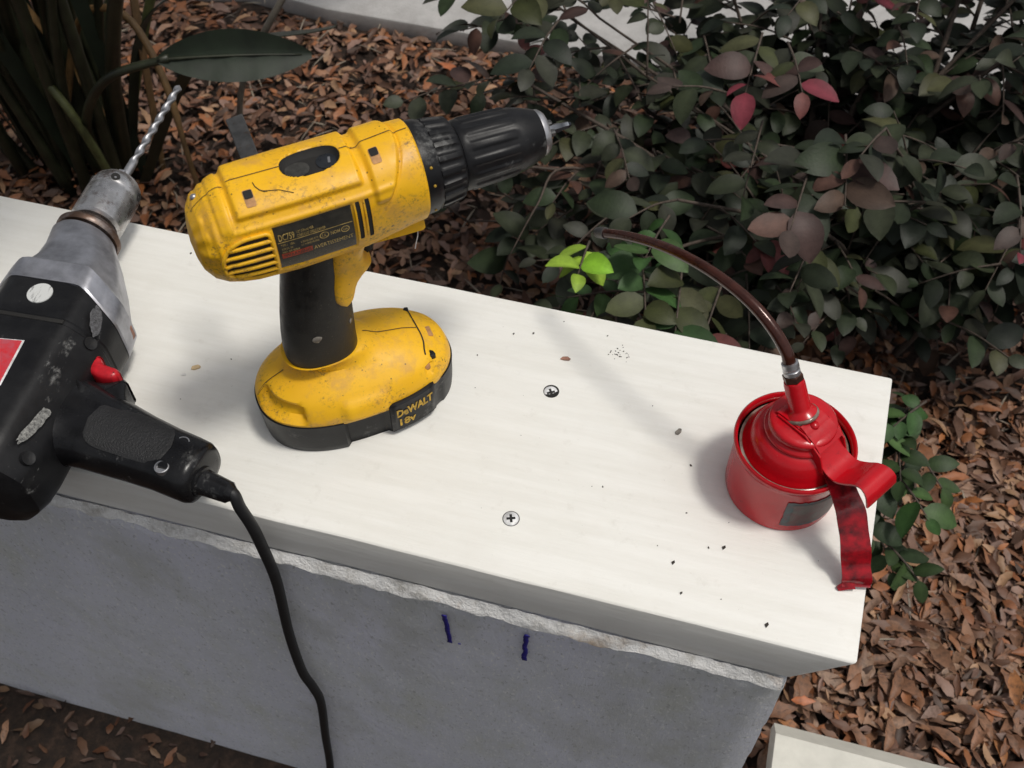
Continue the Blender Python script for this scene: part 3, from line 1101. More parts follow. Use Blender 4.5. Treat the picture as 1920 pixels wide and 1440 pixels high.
    secs = [lobed(r, u, d, 20, .5) for u, r, d in ((.0680, .0240, 0), (.0685, .0252, .0002), (.0692, .0254, .0014), (.072, .0252, .0015), (.080, .0240, .0015), (.0835, .0234, .0012), (.0850, .0226, .0), (.0860, .0205, 0))]
    mesh('grip_collar', *loft(secs), MAT['black'], cl, smooth=40)
    secs = [lobed(r, u, d, 14, .5) for u, r, d in ((.0855, .0180, 0), (.0862, .0205, 0), (.088, .0212, 0), (.0905, .0212, 0), (.0918, .0209, .0009), (.108, .0203, .0010), (.1195, .0198, .0009), (.1205, .0198, 0), (.1235, .0195, 0), (.129, .0182, 0), (.1345, .0162, 0), (.1385, .0147, 0), (.1390, .0120, 0))]
    ch = mesh('keyless_chuck', *loft(secs), MAT['black'], root, smooth=40)
    mesh('chuck_nose', *lathe([(.0110, .1380), (.0143, .1388), (.0140, .1410), (.0122, .1432), (.0095, .1440), (.0060, .1436)], 48, MX), MAT['steel'], ch, smooth=40)
    for k_ in range(3):
        t = 2 * math.pi * k_ / 3 + .4
        mesh('jaw', *box((.0036 * math.cos(t), .0036 * math.sin(t), .1455), (.004, .004, .007), .0008, 1, MX), MAT['steel_dark'], ch, smooth=30)
    mesh('driver_bit', *lathe([(.0030, .143), (.0030, .1530), (.0024, .1545), (.0022, .1590), (.0012, .1610)], 6, MX), MAT['bit_dark'], root, smooth=20)
    return root


MAT['bit_dark'] = steel('blackened_bit', (0.055, 0.06, 0.07), 0.3, 0.1)
MAT['chip_dark'] = simple('smoky_switch_plastic', (0.022, 0.025, 0.03), 0.2, 0, .4, 120, .1)
MAT['chip_grey2'] = simple('dusty_grey_plastic', (0.038, 0.037, 0.033), 0.6, 0, .6, 260, .4)
cordless_drill()
# ================================================================== black corded drill
def corded_drill():
    root = empty('corded_drill', (-.4565, .40, H), R_(4.0), 'old black and silver corded drill on its side, cord hanging over the board edge', 'drill')
    AZ = .042
    K = 72

    def sec(y, cx, cz, w, h, fw, fh, circ=0.0, shear=0.0, p=26):
        """eight-sided section: half width w, half height h, flats fw and fh; circ blends to a round"""
        pl = [((1, 0), w), ((-1, 0), w), ((0, 1), h), ((0, -1), h)]
        L = math.hypot(h - fh, w - fw)
        nx, nz = (h - fh) / L, (w - fw) / L
        d = fw * nx + h * nz
        pl += [((nx * i, nz * j), d) for i in (1, -1) for j in (1, -1)]
        out = []
        for i in range(K):
            t = 2 * math.pi * i / K
            c, s = math.cos(t), math.sin(t)
            q = sum((max(0.0, (c * a[0] + s * a[1]) / dd)) ** p for a, dd in pl)
            r = q ** (-1 / p)
            r = r * (1 - circ) + h * circ
            x, z = cx + r * c, cz + r * s
            out.append((x, y - shear * max(0.0, x - .040), z))
        return out

    # body, lying on its side
    bs = [(-.158, .019, .040, .026, .020, .014, .010), (-.1565, .019, .040, .036, .030, .020, .014), (-.152, .0185, .040, .043, .0365, .025, .017), (-.143, .0185, .0400, .0465, .0395, .027, .0175), (-.130, .0185, .0402, .0478, .0398, .0280, .018),
          (-.10, .0185, .0402, .0480, .0398, .0280, .018), (-.0435, .0185, .0402, .0480, .0398, .0280, .018), (-.0425, .0185, .0402, .0472, .0390, .0275, .0175), (-.0395, .0185, .0402, .0472, .0390, .0275, .0175), (-.0385, .0185, .0402, .0480, .0398, .0280, .018), (-.0085, .0185, .0402, .0480, .0398, .0280, .018)]
    bod = mesh('motor_housing', *loft([sec(y, cx, cz, w, h, fw, fh, 0, .50 * min(1, max(0, (y + .038) / .029))) for y, cx, cz, w, h, fw, fh in bs]), MAT['black_scuffed'], root, smooth=32)
    gs = [(-.0088, .0185, .0404, .0484, .0402, .0282, .018, 0), (-.0070, .0185, .0406, .0490, .0406, .0286, .018, 0), (.0085, .0175, .0406, .0475, .0403, .0270, .018, 0), (.0098, .0172, .0406, .0455, .0392, .0262, .0175, 0), (.0110, .0170, .0406, .0425, .0365, .0240, .017, .05), (.026, .0135, .0408, .0355, .0315, .0190, .015, .25), (.043, .0080, .0414, .0295, .0280, .016, .014, .55), (.0590, .0005, .042, .0250, .0250, .014, .013, .95), (.0625, 0, .042, .0232, .0232, .012, .012, 1), (.0640, 0, .042, .0150, .0150, .009, .008, 1)]
    gea = mesh('gear_case', *loft([sec(y, cx, cz, w, h, fw, fh, ci, 0.50 * (1 - min(1, max(0, (y - .009) / .035)))) for y, cx, cz, w, h, fw, fh, ci in gs]), MAT['aluminium'], root, smooth=30)
    # cast lug and warning sticker on the gear case
    mesh('casting_rib', *loft([[(x, y, z) for x, z in sell(w, .006, 2.5, 20, cx, cz)] for y, w, cx, cz in ((.050, .003, .0225, .054), (.032, .006, .0310, .056), (.016, .007, .0395, .058), (.008, .003, .0450, .058))]), MAT['aluminium'], gea, smooth=50)
    mesh('sticker', *box((.0650, -.0110, .034), (.0016, .010, .012), .0006), MAT['chip_red'], gea)
    # red badge with pale edge, round worn sticker, mould slot
    zt = .0804
    mesh('badge', *prism([(-.030, -.0660), (.0270, -.0610), (.0290, -.0985), (-.028, -.1020)], zt - .0016, zt, .0004, 1), MAT['white_ink'], bod, smooth=False)
    mesh('badge', *prism([(-.029, -.0668), (.0258, -.0620), (.0278, -.0977), (-.027, -.1010)], zt - .0012, zt + .0004, .0003, 1), MAT['red_label'], bod, smooth=False)
    mesh('worn_sticker', *lathe([(.0088, -.001), (.0086, .0003), (.0001, .0004)], 36, Matrix.Translation((.0183, -.0210, zt - .0001))), MAT['sticker'], bod, smooth=40)
    mesh('mould_slot', *box((.0195, -.0410, .0790), (.050, .0032, .0012), .0004), MAT['dark'], bod)
    for cx, cy, r in ((.0590, -.0450, .0048), (.0600, -.138, .0046)):
        mesh('screw_well', *lathe([(r, -.002), (r * .96, .0003), (r * .7, 0), (.0001, -.0005)], 28, Matrix.Translation((cx + .0022, cy, .0655)) @ Matrix.Rotation(R_(52), 4, 'Y')), MAT['black_dull'], bod, smooth=40)

    def smear(pts, z, tilt, mat, seed):
        c = Vector((sum(p[0] for p in pts) / len(pts), sum(p[1] for p in pts) / len(pts), 0))
        P = smooth_path([(x - c.x, y - c.y, 0) for x, y in pts] + [(pts[0][0] - c.x, pts[0][1] - c.y, 0)], 5)[:-1]
        v = [(0, 0, .0003)] + [tuple(p * (1 + .22 * noise.noise(p * 700 + Vector((seed, 0, 0))))) for p in P]
        M = Matrix.Translation((c.x, c.y, z)) @ Matrix.Rotation(tilt, 4, 'Y')
        v = [M @ Vector(q) for q in v]
        mesh('paint_smear', v, [(0, i, i % len(P) + 1) for i in range(1, len(P) + 1)], mat, bod)
    smear([(.0555, -.018), (.060, -.021), (.0655, -.032), (.0640, -.041), (.0580, -.035), (.0540, -.026)], .0712, R_(50), MAT['smear_grey'], 1)
    smear([(.0585, -.103), (.0635, -.106), (.0620, -.119), (.0570, -.133), (.0535, -.131), (.0560, -.117)], .0722, R_(48), MAT['smear_white'], 5)
    # long ridge beside the trigger
    mesh('side_rib', *loft([[(x, y, z) for x, z in sell(.0045, .010, 2.6, 20, cx, cz)] for y, cx, cz in ((-.072, .0600, .052), (-.076, .0672, .052), (-.085, .0690, .050), (-.100, .0690, .046))]), MAT['black'], bod, smooth=50)

    # grip: sections along the handle
    gp = [(.034, -.094, .046, .0300), (.050, -.094, .040, .0250), (.062, -.0940, .0320, .0215), (.072, -.0945, .0282, .0198), (.084, -.0975, .0262, .0188), (.098, -.1005, .0248, .0184), (.115, -.1045, .0225, .0182), (.135, -.1090, .0208, .0180), (.150, -.1125, .0205, .0182), (.158, -.1145, .0200, .0180), (.1615, -.1155, .0185, .0165), (.1630, -.1158, .0150, .0130)]
    secs = []
    for i, (x, y, w, t) in enumerate(gp):
        a = gp[max(0, i - 1)]
        b = gp[min(len(gp) - 1, i + 1)]
        d = Vector((b[0] - a[0], b[1] - a[1], 0)).normalized()
        s = Vector((-d.y, d.x, 0))
        secs.append([Vector((x, y, .041)) + s * q + Vector((0, 0, r)) for q, r in sell(w, t, 2.7, 48)])
    grip = mesh('grip', *loft(secs), MAT['black_gloss'], root, smooth=60)
    # horn below the trigger
    mesh('trigger_horn', *prism([(.066, -.066), (.078, -.0650), (.0875, -.0598), (.0905, -.0618), (.0925, -.070), (.098, -.079), (.090, -.088), (.068, -.086)], .028, .054, .004, 3), MAT['black_gloss'], grip, smooth=50)
    # roughened grip panel
    v, f = [], []
    nx, ny = 26, 16
    for i in range(nx + 1):
        for j in range(ny + 1):
            x = .082 + .061 * i / nx
            t = j / ny * 2 - 1
            w = (.0205 - .003 * (i / nx)) * math.sqrt(max(0, 1 - abs(2 * i / nx - 1) ** 6)) * .86
            cy = -.0955 - .17 * (x - .082) - .0035
            dz = float(np.interp(x, [q[0] for q in gp], [q[3] for q in gp]))
            ww = float(np.interp(x, [q[0] for q in gp], [q[2] for q in gp]))
            yy = cy + t * w
            z = .041 + dz * (1 - min(.98, abs((yy - cy) / ww)) ** 2.7) ** (1 / 2.7) + .0004
            v.append((x + .10 * (-(yy - cy)) * -1, yy, z))
    for i in range(nx):
        for j in range(ny):
            k = i * (ny + 1) + j
            f.append((k, k + 1, k + ny + 2, k + ny + 1))
    mesh('grip_texture', v, f, MAT['grip'], grip)
    for cx, cy in ((.1480, -.1044), (.1420, -.1239)):
        M = Matrix.Translation((cx, cy, .0573))
        s = mesh('screw', *lathe([(.0046, -.003), (.0047, .0008), (.0040, .0010), (.0036, -.0004), (.0001, -.0006)], 28, M), MAT['steel'], grip, smooth=40)
        mesh('screw_slot', *box((cx, cy, .0569), (.0056, .0011, .0004), 0), MAT['dark'], s)
    # trigger
    tpoly = [(.0640, -.0470), (.0672, -.0480), (.0690, -.0530), (.0750, -.0545), (.0815, -.0552), (.0850, -.0580), (.0845, -.0625), (.0800, -.0650), (.0690, -.0640), (.0600, -.0590), (.0610, -.0520)]
    mesh('trigger', *prism(tpoly, .036, .058, .0035, 3), MAT['red_trigger'], root, smooth=60)

    # spindle, collar and keyed chuck (local z of the lathe -> +y)
    MY = Matrix.Translation((0, 0, AZ)) @ Matrix.Rotation(R_(-90), 4, 'X')
    mesh('collar_washer', *lathe([(.010, .0640), (.0235, .0650), (.0245, .0665), (.0245, .0695), (.0225, .0710), (.0215, .0735), (.0200, .0745), (.0110, .0748), (.0110, .080)], 56, MY), MAT['steel_rusty'], root, smooth=35)
    chuck = mesh('keyed_chuck', *lathe([(.0100, .0780), (.0175, .0790), (.0198, .0810), (.0200, .0840), (.0200, .1090), (.0196, .1100), (.0196, .1125), (.0200, .1135), (.0195, .1180), (.0180, .1235), (.0150, .1275), (.0100, .1285), (.0060, .1280)], 64, MY), MAT['steel_worn'], root, smooth=30)
    for k in range(5):
        t = R_(20 + 72 * k)
        c = Vector((.0197 * math.sin(t), .1160, AZ + .0197 * math.cos(t)))
        mesh('key_hole', *lathe([(.0034, -.002), (.0034, .0006), (.0026, .0007), (.0001, -.0004)], 20, Matrix.Translation(c) @ Matrix.Rotation(t, 4, 'Y')), MAT['dark'], chuck, smooth=40)
    for k in range(3):
        t = 2 * math.pi * k / 3 + .5
        mesh('jaw', *box((.0058 * math.cos(t), .0058 * math.sin(t), .131), (.0055, .0045, .010), .001, 1, MY), MAT['steel'], chuck, smooth=30)
    # twist bit: two-lobed section turning along its length
    secs = []
    n = 90
    for i in range(n + 1):
        y = .130 + .1216 * i / n
        tw = max(0, y - .150) * 230
        fl = min(1, max(0, (y - .148) / .006))
        tip = min(1, (.2520 - y) / .004)
        out = []
        for k in range(20):
            t = 2 * math.pi * k / 20
            r = (.0035 - .0014 * fl * (0.5 - 0.5 * math.cos(2 * t)) ** .8) * max(.08, tip)
            out.append(MY @ Vector((r * math.cos(t + tw), r * math.sin(t + tw), y)))
        secs.append(out)
    mesh('twist_bit', *loft(secs), MAT['steel'], root, smooth=45)

    # strain relief and cord, over the edge and down the wall
    d = Vector((.97, -.22, 0)).normalized()
    p0 = Vector((.1600, -.1190, .040))
    secs_p = [p0 - d * .004, p0 + d * .004, p0 + d * .0045, p0 + d * .010, p0 + d * .023, p0 + d * .0235, p0 + d * .0265]
    mesh('strain_relief', *tube(secs_p, [.0105, .0105, .0088, .0082, .0072, .0066, .0045], 24), MAT['black_gloss'], root, smooth=40)
    inv = root.matrix_basis.inverted()
    e = p0 + d * .024
    wpts = [(-.2590, .2855, H + .0300), (-.2545, .2842, H + .0115), (-.2526, .2838, H - .0133), (-.2518, .2835, H - .0687), (-.2596, .2835, H - .1633), (-.2616, .2830, H - .2412), (-.2573, .2830, H - .2747), (-.2557, .2830, H - .3123), (-.2660, .2830, H - .4082), (-.2776, .2830, H - .52), (-.285, .270, H - .578), (-.31, .22, .0085), (-.40, .12, .0080), (-.62, .02, .0080)]
    M = Matrix.Translation(root.location) @ Matrix.Rotation(R_(4.0), 4, 'Z')
    inv = M.inverted()
    pts = [e - d * .004, e + d * .0025] + [inv @ Vector(p) for p in wpts]
    mesh('power_cord', *tube(smooth_path(pts, 10), .0040, 14), MAT['black_dull'], root)
    return root


MAT['black_gloss'] = black_plastic('glossy_black_plastic', 0.5, 0.16)
MAT['grip'] = simple('pebbled_grip_plastic', (0.010, 0.010, 0.011), 0.5, 0, .5, 60, 1.0, 900)
_m = NT('worn_white_sticker')
_m.col(_m.mix(_m.mask(_m.noise(120, 5, .7, (1, .35, 1), (0, 0, .4)), .50, .60), (0.60, 0.61, 0.60), (0.06, 0.06, 0.06)))
MAT['sticker'] = _m.m
_m = NT('white_paint_smear')
_m.col(_m.mix(_m.mask(_m.noise(520, 6, .75),   .36, .62), (0.33, 0.33, 0.31), (0.05, 0.05, 0.05)))
MAT['smear_white'] = _m.m
_m = NT('grey_paint_smear')
_m.col(_m.mix(_m.mask(_m.noise(560, 6, .75), .36, .66), (0.13, 0.13, 0.14), (0.02, 0.02, 0.02)))
MAT['smear_grey'] = _m.m
corded_drill()
# ================================================================== red pump oil can
def oil_can():
    root = empty('oil_can', (.0755, .4135, H), 0, 'small red pump oil can with bent brown spout at the board end', 'oil can')
    body = mesh('can_body', *lathe([(.0350, 0), (.0366, .0006), (.0370, .0025), (.0371, .020), (.0373, .0440), (.0378, .0475), (.0388, .0490), (.0395, .0510), (.0393, .0530), (.0382, .0540), (.0371, .0532), (.0366, .0510), (.0363, .0480), (.0362, .0440), (.001, .0440)], 96), MAT['red'], root, smooth=50)
    mesh('rim_channel', *lathe([(.0366, .0478), (.0350, .0478), (.0330, .0484), (.0318, .0498), (.0300, .050)], 96), MAT['oil'], body)
    # dome and screw cap
    dome = mesh('dome', *lathe([(.0338, .0470), (.0332, .0490), (.0320, .0505), (.0312, .0530), (.0300, .0570), (.0282, .0610), (.0262, .0640), (.0238, .0658), (.0222, .0665), (.0216, .0672)], 96), MAT['red'], root)
    cap = mesh('screw_cap', *lathe([(.0215, .0660), (.0228, .0668), (.0232, .0684), (.0226, .0698), (.0214, .0704), (.0207, .0716), (.0205, .0740), (.0212, .0748), (.0212, .0764), (.0200, .0776), (.0170, .0782), (.0120, .0786), (.0001, .0788)], 96), MAT['red'], root, smooth=45)
    # the working plane of the pump: p points along the spout, away from the lever
    p = Vector((-.826, .560, 0)).normalized()
    s = Vector((p.y, -p.x, 0)) * -1

    def at(a, z, b=0.0):
        return p * a + s * b + Vector((0, 0, z))
    # yoke plate over the cap, with turned-down cheeks
    yk = [(.0150, .0770), (.0135, .0795), (.0110, .0804), (.0000, .0806), (-.0100, .0800), (-.0160, .0778), (-.0220, .0735)]
    yoke = mesh('yoke', *ribbon(smooth_path([at(a, z) for a, z in yk], 4), .0105, s, .0006), MAT['red'], root, smooth=40)
    for q in (-1, 1):
        poly = [at(a, z, q * .0108) for a, z in ((.012, .080), (-.010, .0806), (-.024, .0728), (-.030, .060), (-.026, .0600), (-.016, .0690), (-.002, .0735), (.010, .0745))]
        v = poly + [x + s * (q * .0011) for x in poly]
        n = len(poly)
        mesh('cheek', v, [tuple(range(n)), tuple(range(2 * n - 1, n - 1, -1))] + [(i, (i + 1) % n, n + (i + 1) % n, n + i) for i in range(n)], MAT['red'], yoke, smooth=30)
    mesh('rivet', *lathe([(.0030, 0), (.0030, .0010), (.0024, .0022), (.0001, .0028)], 20, Matrix.Translation(at(-.0085, .0806, .0015))), MAT['red'], yoke, smooth=50)
    # spout socket, nut, ferrule, hose
    sd = (at(.0224, .1149) - at(.0034, .0800)).normalized()
    q0 = at(.0030, .0800)

    def along(prof, n=36):
        M = Matrix.Translation(q0) @ sd.to_track_quat('Z', 'Y').to_matrix().to_4x4()
        return lathe(prof, n, M)
    so = mesh('spout_socket', *along([(.0098, .000), (.0100, .0015), (.0088, .0030), (.0072, .0042), (.0069, .0055), (.0066, .0230), (.0062, .0252), (.0045, .0262)]), MAT['red'], root, smooth=45)
    mesh('gasket', *along([(.0108, -.0014), (.0112, .0), (.0106, .0012), (.0088, .0014)]), MAT['oil'], so)
    hexr = .0064
    mesh('hex_nut', *along([(.0050, .0256), (hexr, .0260), (hexr, .0298), (.0050, .0304)], 6), MAT['nut'], so, smooth=20)
    mesh('ferrule', *along([(.0046, .0300), (.0052, .0303), (.0053, .0330), (.0049, .0335), (.0049, .0348), (.0053, .0353), (.0052, .0386), (.0040, .0390)]), MAT['steel'], so, smooth=40)
    hp = [(.0195, .1105), (.0224, .1149), (.0256, .1202), (.0360, .1285), (.0489, .1345), (.0615, .1375), (.0769, .1385), (.0967, .1370), (.1188, .1322), (.1414, .1240), (.1648, .1120), (.1830, .1005)]
    path = smooth_path([at(a, z) for a, z in hp], 8)
    mesh('bent_spout', *tube(path, [.0041 - .0009 * i / len(path) for i in range(len(path))], 18), MAT['hose'], root)
    tip = smooth_path([at(a, z) for a, z in ((.1815, .1014), (.186, .0984), (.1900, .0957))], 4)
    mesh('spout_tip', *tube(tip, [.0040, .0041, .0041, .0041, .0040, .0040, .0038, .0036, .0030], 18), MAT['steel_dark'], root, smooth=40)
    # thumb rest: flat bar that dips and rolls over at the end
    tp = [(-.0040, .0818), (-.0100, .0802), (-.0178, .0740), (-.0250, .0665), (-.0310, .0625), (-.0377, .0622), (-.0440, .0668), (-.0500, .0730), (-.0555, .0752), (-.0605, .0728), (-.0630, .0672), (-.0632, .0640)]
    P = smooth_path([at(a, z) for a, z in tp], 6)
    wd = [float(np.interp(i / (len(P) - 1), [0, .25, .5, .7, .85, .95, 1], [.0098, .0112, .0118, .0120, .0140, .0138, .0110])) for i in range(len(P))]
    mesh('thumb_rest', *ribbon(P, wd, s, .0006), MAT['red'], root, smooth=40)
    # finger lever: rippled strip bending down to the board
    fp = [(.0880, .4040, .0640), (.0945, .4000, .0600), (.1015, .3945, .0560), (.1085, .3850, .0510), (.1150, .3765, .0440), (.1205, .3675, .0350), (.1248, .3600, .0240), (.1282, .3540, .0140), (.1305, .3495, .0070), (.1312, .3472, .0030)]
    fp = [Vector(q) - Vector((.0755, .4135, 0)) for q in fp]
    P = smooth_path(fp, 10)
    side = []
    for i in range(len(P)):
        t = i / (len(P) - 1)
        a = (-s).lerp(Vector((.985, .17, .0)), min(1, max(0, (t - .2) / .35)))
        side.append(a.normalized())
    fr = frames(P)
    Q = []
    for i, q in enumerate(P):
        t = i / (len(P) - 1)
        rip = .0009 * math.sin(t * 2 * math.pi * 5.0) * min(1, max(0, (t - .35) / .1))
        nn = fr[i][0].cross(side[i]).normalized()
        Q.append(q + nn * rip)
    wd = [.0086 + .0006 * min(1, max(0, (i / len(P) - .15) / .3)) + .0002 * math.sin(i / len(P) * 31) for i in range(len(P))]
    lev = mesh('finger_lever', *ribbon(Q, wd, side, .0007), MAT['red_dark'], root, smooth=60)
    e = Q[-1]
    mesh('lever_toe', *ribbon(smooth_path([e + Vector((-.0015, .0012, .0016)), e + Vector((-.0060, -.0006, .0006)), e + Vector((-.0095, -.0022, -.0014)), e + Vector((-.0108, -.0032, -.0020))], 4), [.0034 - .00018 * i for i in range(13)], Vector((.2, -.7, -.6)), .0007), MAT['red_dark'], lev, smooth=50)
    # what is left of a paper label on the body
    v, f = [], []
    n = 22
    for mat, nm, a0, a1, z0, z1, off in (('can_label_edge', 'worn_label', -86, -24, .0085, .0375, .0003), ('can_label', 'worn_label', -79, -26, .0115, .0350, .0005)):
        v, f = [], []
        for i in range(n + 1):
            t = R_(a0 + (a1 - a0) * i / n)
            for j in range(9):
                z = z0 + (z1 - z0) * j / 8
                jit = 0.0
                if i in (0, n):
                    jit = .03 * noise.noise(Vector((z * 300, i, 1)))
                zz = z + (.0012 * noise.noise(Vector((i * .9, j, 2))) if j in (0, 8) else 0)
                r = .03715 + .0003 * z / .05 + off
                v.append((r * math.cos(t + jit), r * math.sin(t + jit), zz))
        for i in range(n):
            for j in range(8):
                k = i * 9 + j
                f.append((k, k + 1, k + 10, k + 9))
        mesh(nm, v, f, MAT[mat], body)
    return root


MAT['red_dark'] = simple('mottled_dark_red_enamel', (0.32, 0.005, 0.012), 0.22, 0, .5, 130, .3, 300, (0.07, 0.006, 0.008))  # darker, mottled red for the finger lever and its toe
MAT['nut'] = steel('oily_brown_nut', (0.14, 0.07, 0.055), 0.35, 0.5)
oil_can()

# ------------------------------------------------------------------ bits lying on the board


def chip(name, x, y, sx, sy, h, rz, mat, label, cat='chip'):
    r = random.Random(int(x * 9999))
    poly = [(sx * a * (1 + r.uniform(-.2, .2)), sy * b * (1 + r.uniform(-.2, .2))) for a, b in ((-1, -.5), (-.3, -1), (.7, -.7), (1, .2), (.4, 1), (-.6, .8))]
    o = mesh(name, *prism(poly, 0, h, h * .3, 1), mat, None, smooth=30)
    o.location = (x, y, H)
    o.rotation_euler = (0, 0, rz)
    return tag(o, label, cat)


chip('wood_chip', -.3519, .4006, .0040, .0021, .0012, .5, MAT['wood'], 'small pale wood chip between the two drills', 'wood chip')
chip('plaster_chip', -.3575, .3924, .0016, .0011, .0009, .2, MAT['mortar'], 'tiny white plaster chip beside the pale wood chip', 'chip')
chip('paint_chip', -.0905, .4802, .0036, .0018, .0009, .1, MAT['chip_red'], 'small reddish chip beyond the tilted screw', 'chip')
chip('stone_chip', .0018, .4375, .0018, .0034, .0012, -.4, MAT['chip_grey'], 'small grey chip near the shadow of the spout', 'chip')
v, f = [], []
r2 = random.Random(3)
spots = [(.0365, .3522, .0012), (.0462, .3549, .0022), (.0161, .3355, .0021), (.0248, .3156, .0015), (.080, .3081, .0024), (-.0402, .3794, .0011), (-.1196, .4977, .0014), (-.1339, .4933, .0013), (.0148, .412, .0014), (.0183, .3742, .0010), (-.1546, .4665, .0010), (-.2655, .4609, .001), (-.4059, .5061, .0014), (-.29, .50, .0009), (-.33, .415, .0009), (-.065, .51, .0010), (-.10, .515, .0008), (-.02, .455, .0007), (.004, .345, .0007), (.05, .318, .0007)]
for k in range(26):
    spots.append((-.0534 + r2.gauss(0, .0038), .4955 + r2.gauss(0, .0026), r2.uniform(.0004, .0010)))
for k in range(18):
    spots.append((r2.uniform(-.5, .13), r2.uniform(.31, .515), r2.uniform(.0003, .0006)))
for x, y, s_ in spots:
    s_ *= .75
    a = r2.uniform(0, 3.1)
    q = prism([(-s_, -s_ * .45), (s_ * .4, -s_ * .6), (s_, .1 * s_), (-.3 * s_, s_ * .6)], 0, s_ * .6, 0, 1, Matrix.Translation((x, y, H)) @ Matrix.Rotation(a, 4, 'Z'))
    v, f = add((v, f), q)
tag(mesh('crumbs', v, f, MAT['crumb'], smooth=False), 'scattered dark crumbs and specks on the cream board', 'crumbs', kind='stuff')
# ================================================================== leaves
def leaf_shape(L, W, fold, curl, stations=6, pointed=1.0, twist=0.0, ragged=0.0, bend=0.0):
    """blade along +x, base at the origin; returns vertices, faces"""
    v, f = [], []
    ncol = 3
    for i in range(stations + 1):
        t = i / stations
        w = W * (math.sin(math.pi * min(1, t ** .85)) ** (.75 * pointed)) if 0 < i < stations else W * .04
        z = curl * L * (t * (1 - t)) * 4 * .5 - curl * L * .5 * t * t
        jr = random.Random(int(L * 1e5) + i)
        for j in (-1, 0, 1):
            tw = twist * (t - .4) * j
            v.append((t * L + ragged * L * jr.uniform(-.04, .04), j * w * math.cos(tw) * (1 + ragged * jr.uniform(-.25, .2)) + bend * L * t * t, z + abs(j) * w * fold + j * w * math.sin(tw) + ragged * .05 * W * jr.uniform(-1, 1)))
    for i in range(stations):
        for j in range(ncol - 1):
            a = i * ncol + j
            f.append((a, a + 1, a + 1 + ncol, a + ncol))
    return np.array(v), f


def merged(name, items, shapes, mat, parent, kind=None, rib=False):
    """items: (shape index, 4x4 np matrix, colour)"""
    VV, FF, CC = [], [], []
    off = 0
    for si, M, c in items:
        sv, sf = shapes[si]
        p = sv @ M[:3, :3].T + M[:3, 3]
        VV.append(p)
        FF.append(np.array(sf) + off)
        cc = np.tile(np.array([*c, 1.0]), (len(sv), 1))
        if rib:
            cc[:, :3] *= np.where(np.arange(len(sv)) % 3 == 1, 1.3, .88)[:, None]
        CC.append(cc)
        off += len(sv)
    V = np.concatenate(VV)
    F = np.concatenate(FF)
    me = bpy.data.meshes.new(name)
    me.vertices.add(len(V))
    me.vertices.foreach_set('co', V.astype(np.float32).ravel())
    me.loops.add(F.size)
    me.loops.foreach_set('vertex_index', F.astype(np.int32).ravel())
    me.polygons.add(len(F))
    me.polygons.foreach_set('loop_start', np.arange(0, F.size, 4, dtype=np.int32))
    me.update(calc_edges=True)
    me.polygons.foreach_set('use_smooth', [True] * len(F))
    at = me.color_attributes.new('leafcol', 'FLOAT_COLOR', 'POINT')
    at.data.foreach_set('color', np.concatenate(CC).astype(np.float32).ravel())
    me.materials.append(mat)
    o = link(bpy.data.objects.new(name, me), parent)
    if kind:
        o['kind'] = kind
    return o


CAMI = np.array(cam.matrix_world.inverted())


def seen(p):
    """pixel position and distance (only used to pick which leaves become single objects)"""
    c = CAMI @ np.array([p[0], p[1], p[2], 1.0])
    if c[2] > -.05:
        return None
    return 960 + c[0] / -c[2] * 2000, 720 - c[1] / -c[2] * 2000, -c[2]


def colour_mesh(shape, c, name):
    me = bpy.data.meshes.new(name)
    me.from_pydata([tuple(x) for x in shape[0]], [], shape[1])
    me.polygons.foreach_set('use_smooth', [True] * len(me.polygons))
    at = me.color_attributes.new('leafcol', 'FLOAT_COLOR', 'POINT')
    cc = np.tile(np.array([*c, 1.0], np.float32), (len(shape[0]), 1))
    cc[:, :3] *= np.where(np.arange(len(cc)) % 3 == 1, 1.3, .88)[:, None]
    at.data.foreach_set('color', cc.ravel())
    return me


def RT(p, e, s):
    return np.array(Matrix.Translation(p) @ Matrix.Rotation(e[2], 4, 'Z') @ Matrix.Rotation(e[1], 4, 'Y') @ Matrix.Rotation(e[0], 4, 'X') @ Matrix.Scale(s, 4))


# ------------------------------------------------------------------ leaf litter
BROWNS = [(0.168, 0.076, 0.038), (0.231, 0.118, 0.067), (0.1, 0.045, 0.026), (0.242, 0.142, 0.093), (0.21, 0.08, 0.034), (0.294, 0.171, 0.096), (0.173, 0.103, 0.076), (0.063, 0.033, 0.021), (0.252, 0.098, 0.04), (0.189, 0.113, 0.086), (0.126, 0.059, 0.033), (0.084, 0.041, 0.024)]
litter_shapes = []
for L, W, fo, cu, tw_, be in ((.042, .0070, .35, .12, .7, .10), (.036, .0064, .2, -.12, -.5, -.12), (.047, .0078, .5, .14, .9, .05), (.028, .0068, .2, .08, .3, .15), (.039, .0080, -.3, .13, -.8, .0), (.034, .0046, .7, -.10, 1.2, -.08), (.050, .0098, .3, .11, -.5, .06), (.023, .0074, -.2, .16, .5, -.1)):
    litter_shapes.append(leaf_shape(L, W, fo, cu, 6, .9, tw_, 1.0, be))


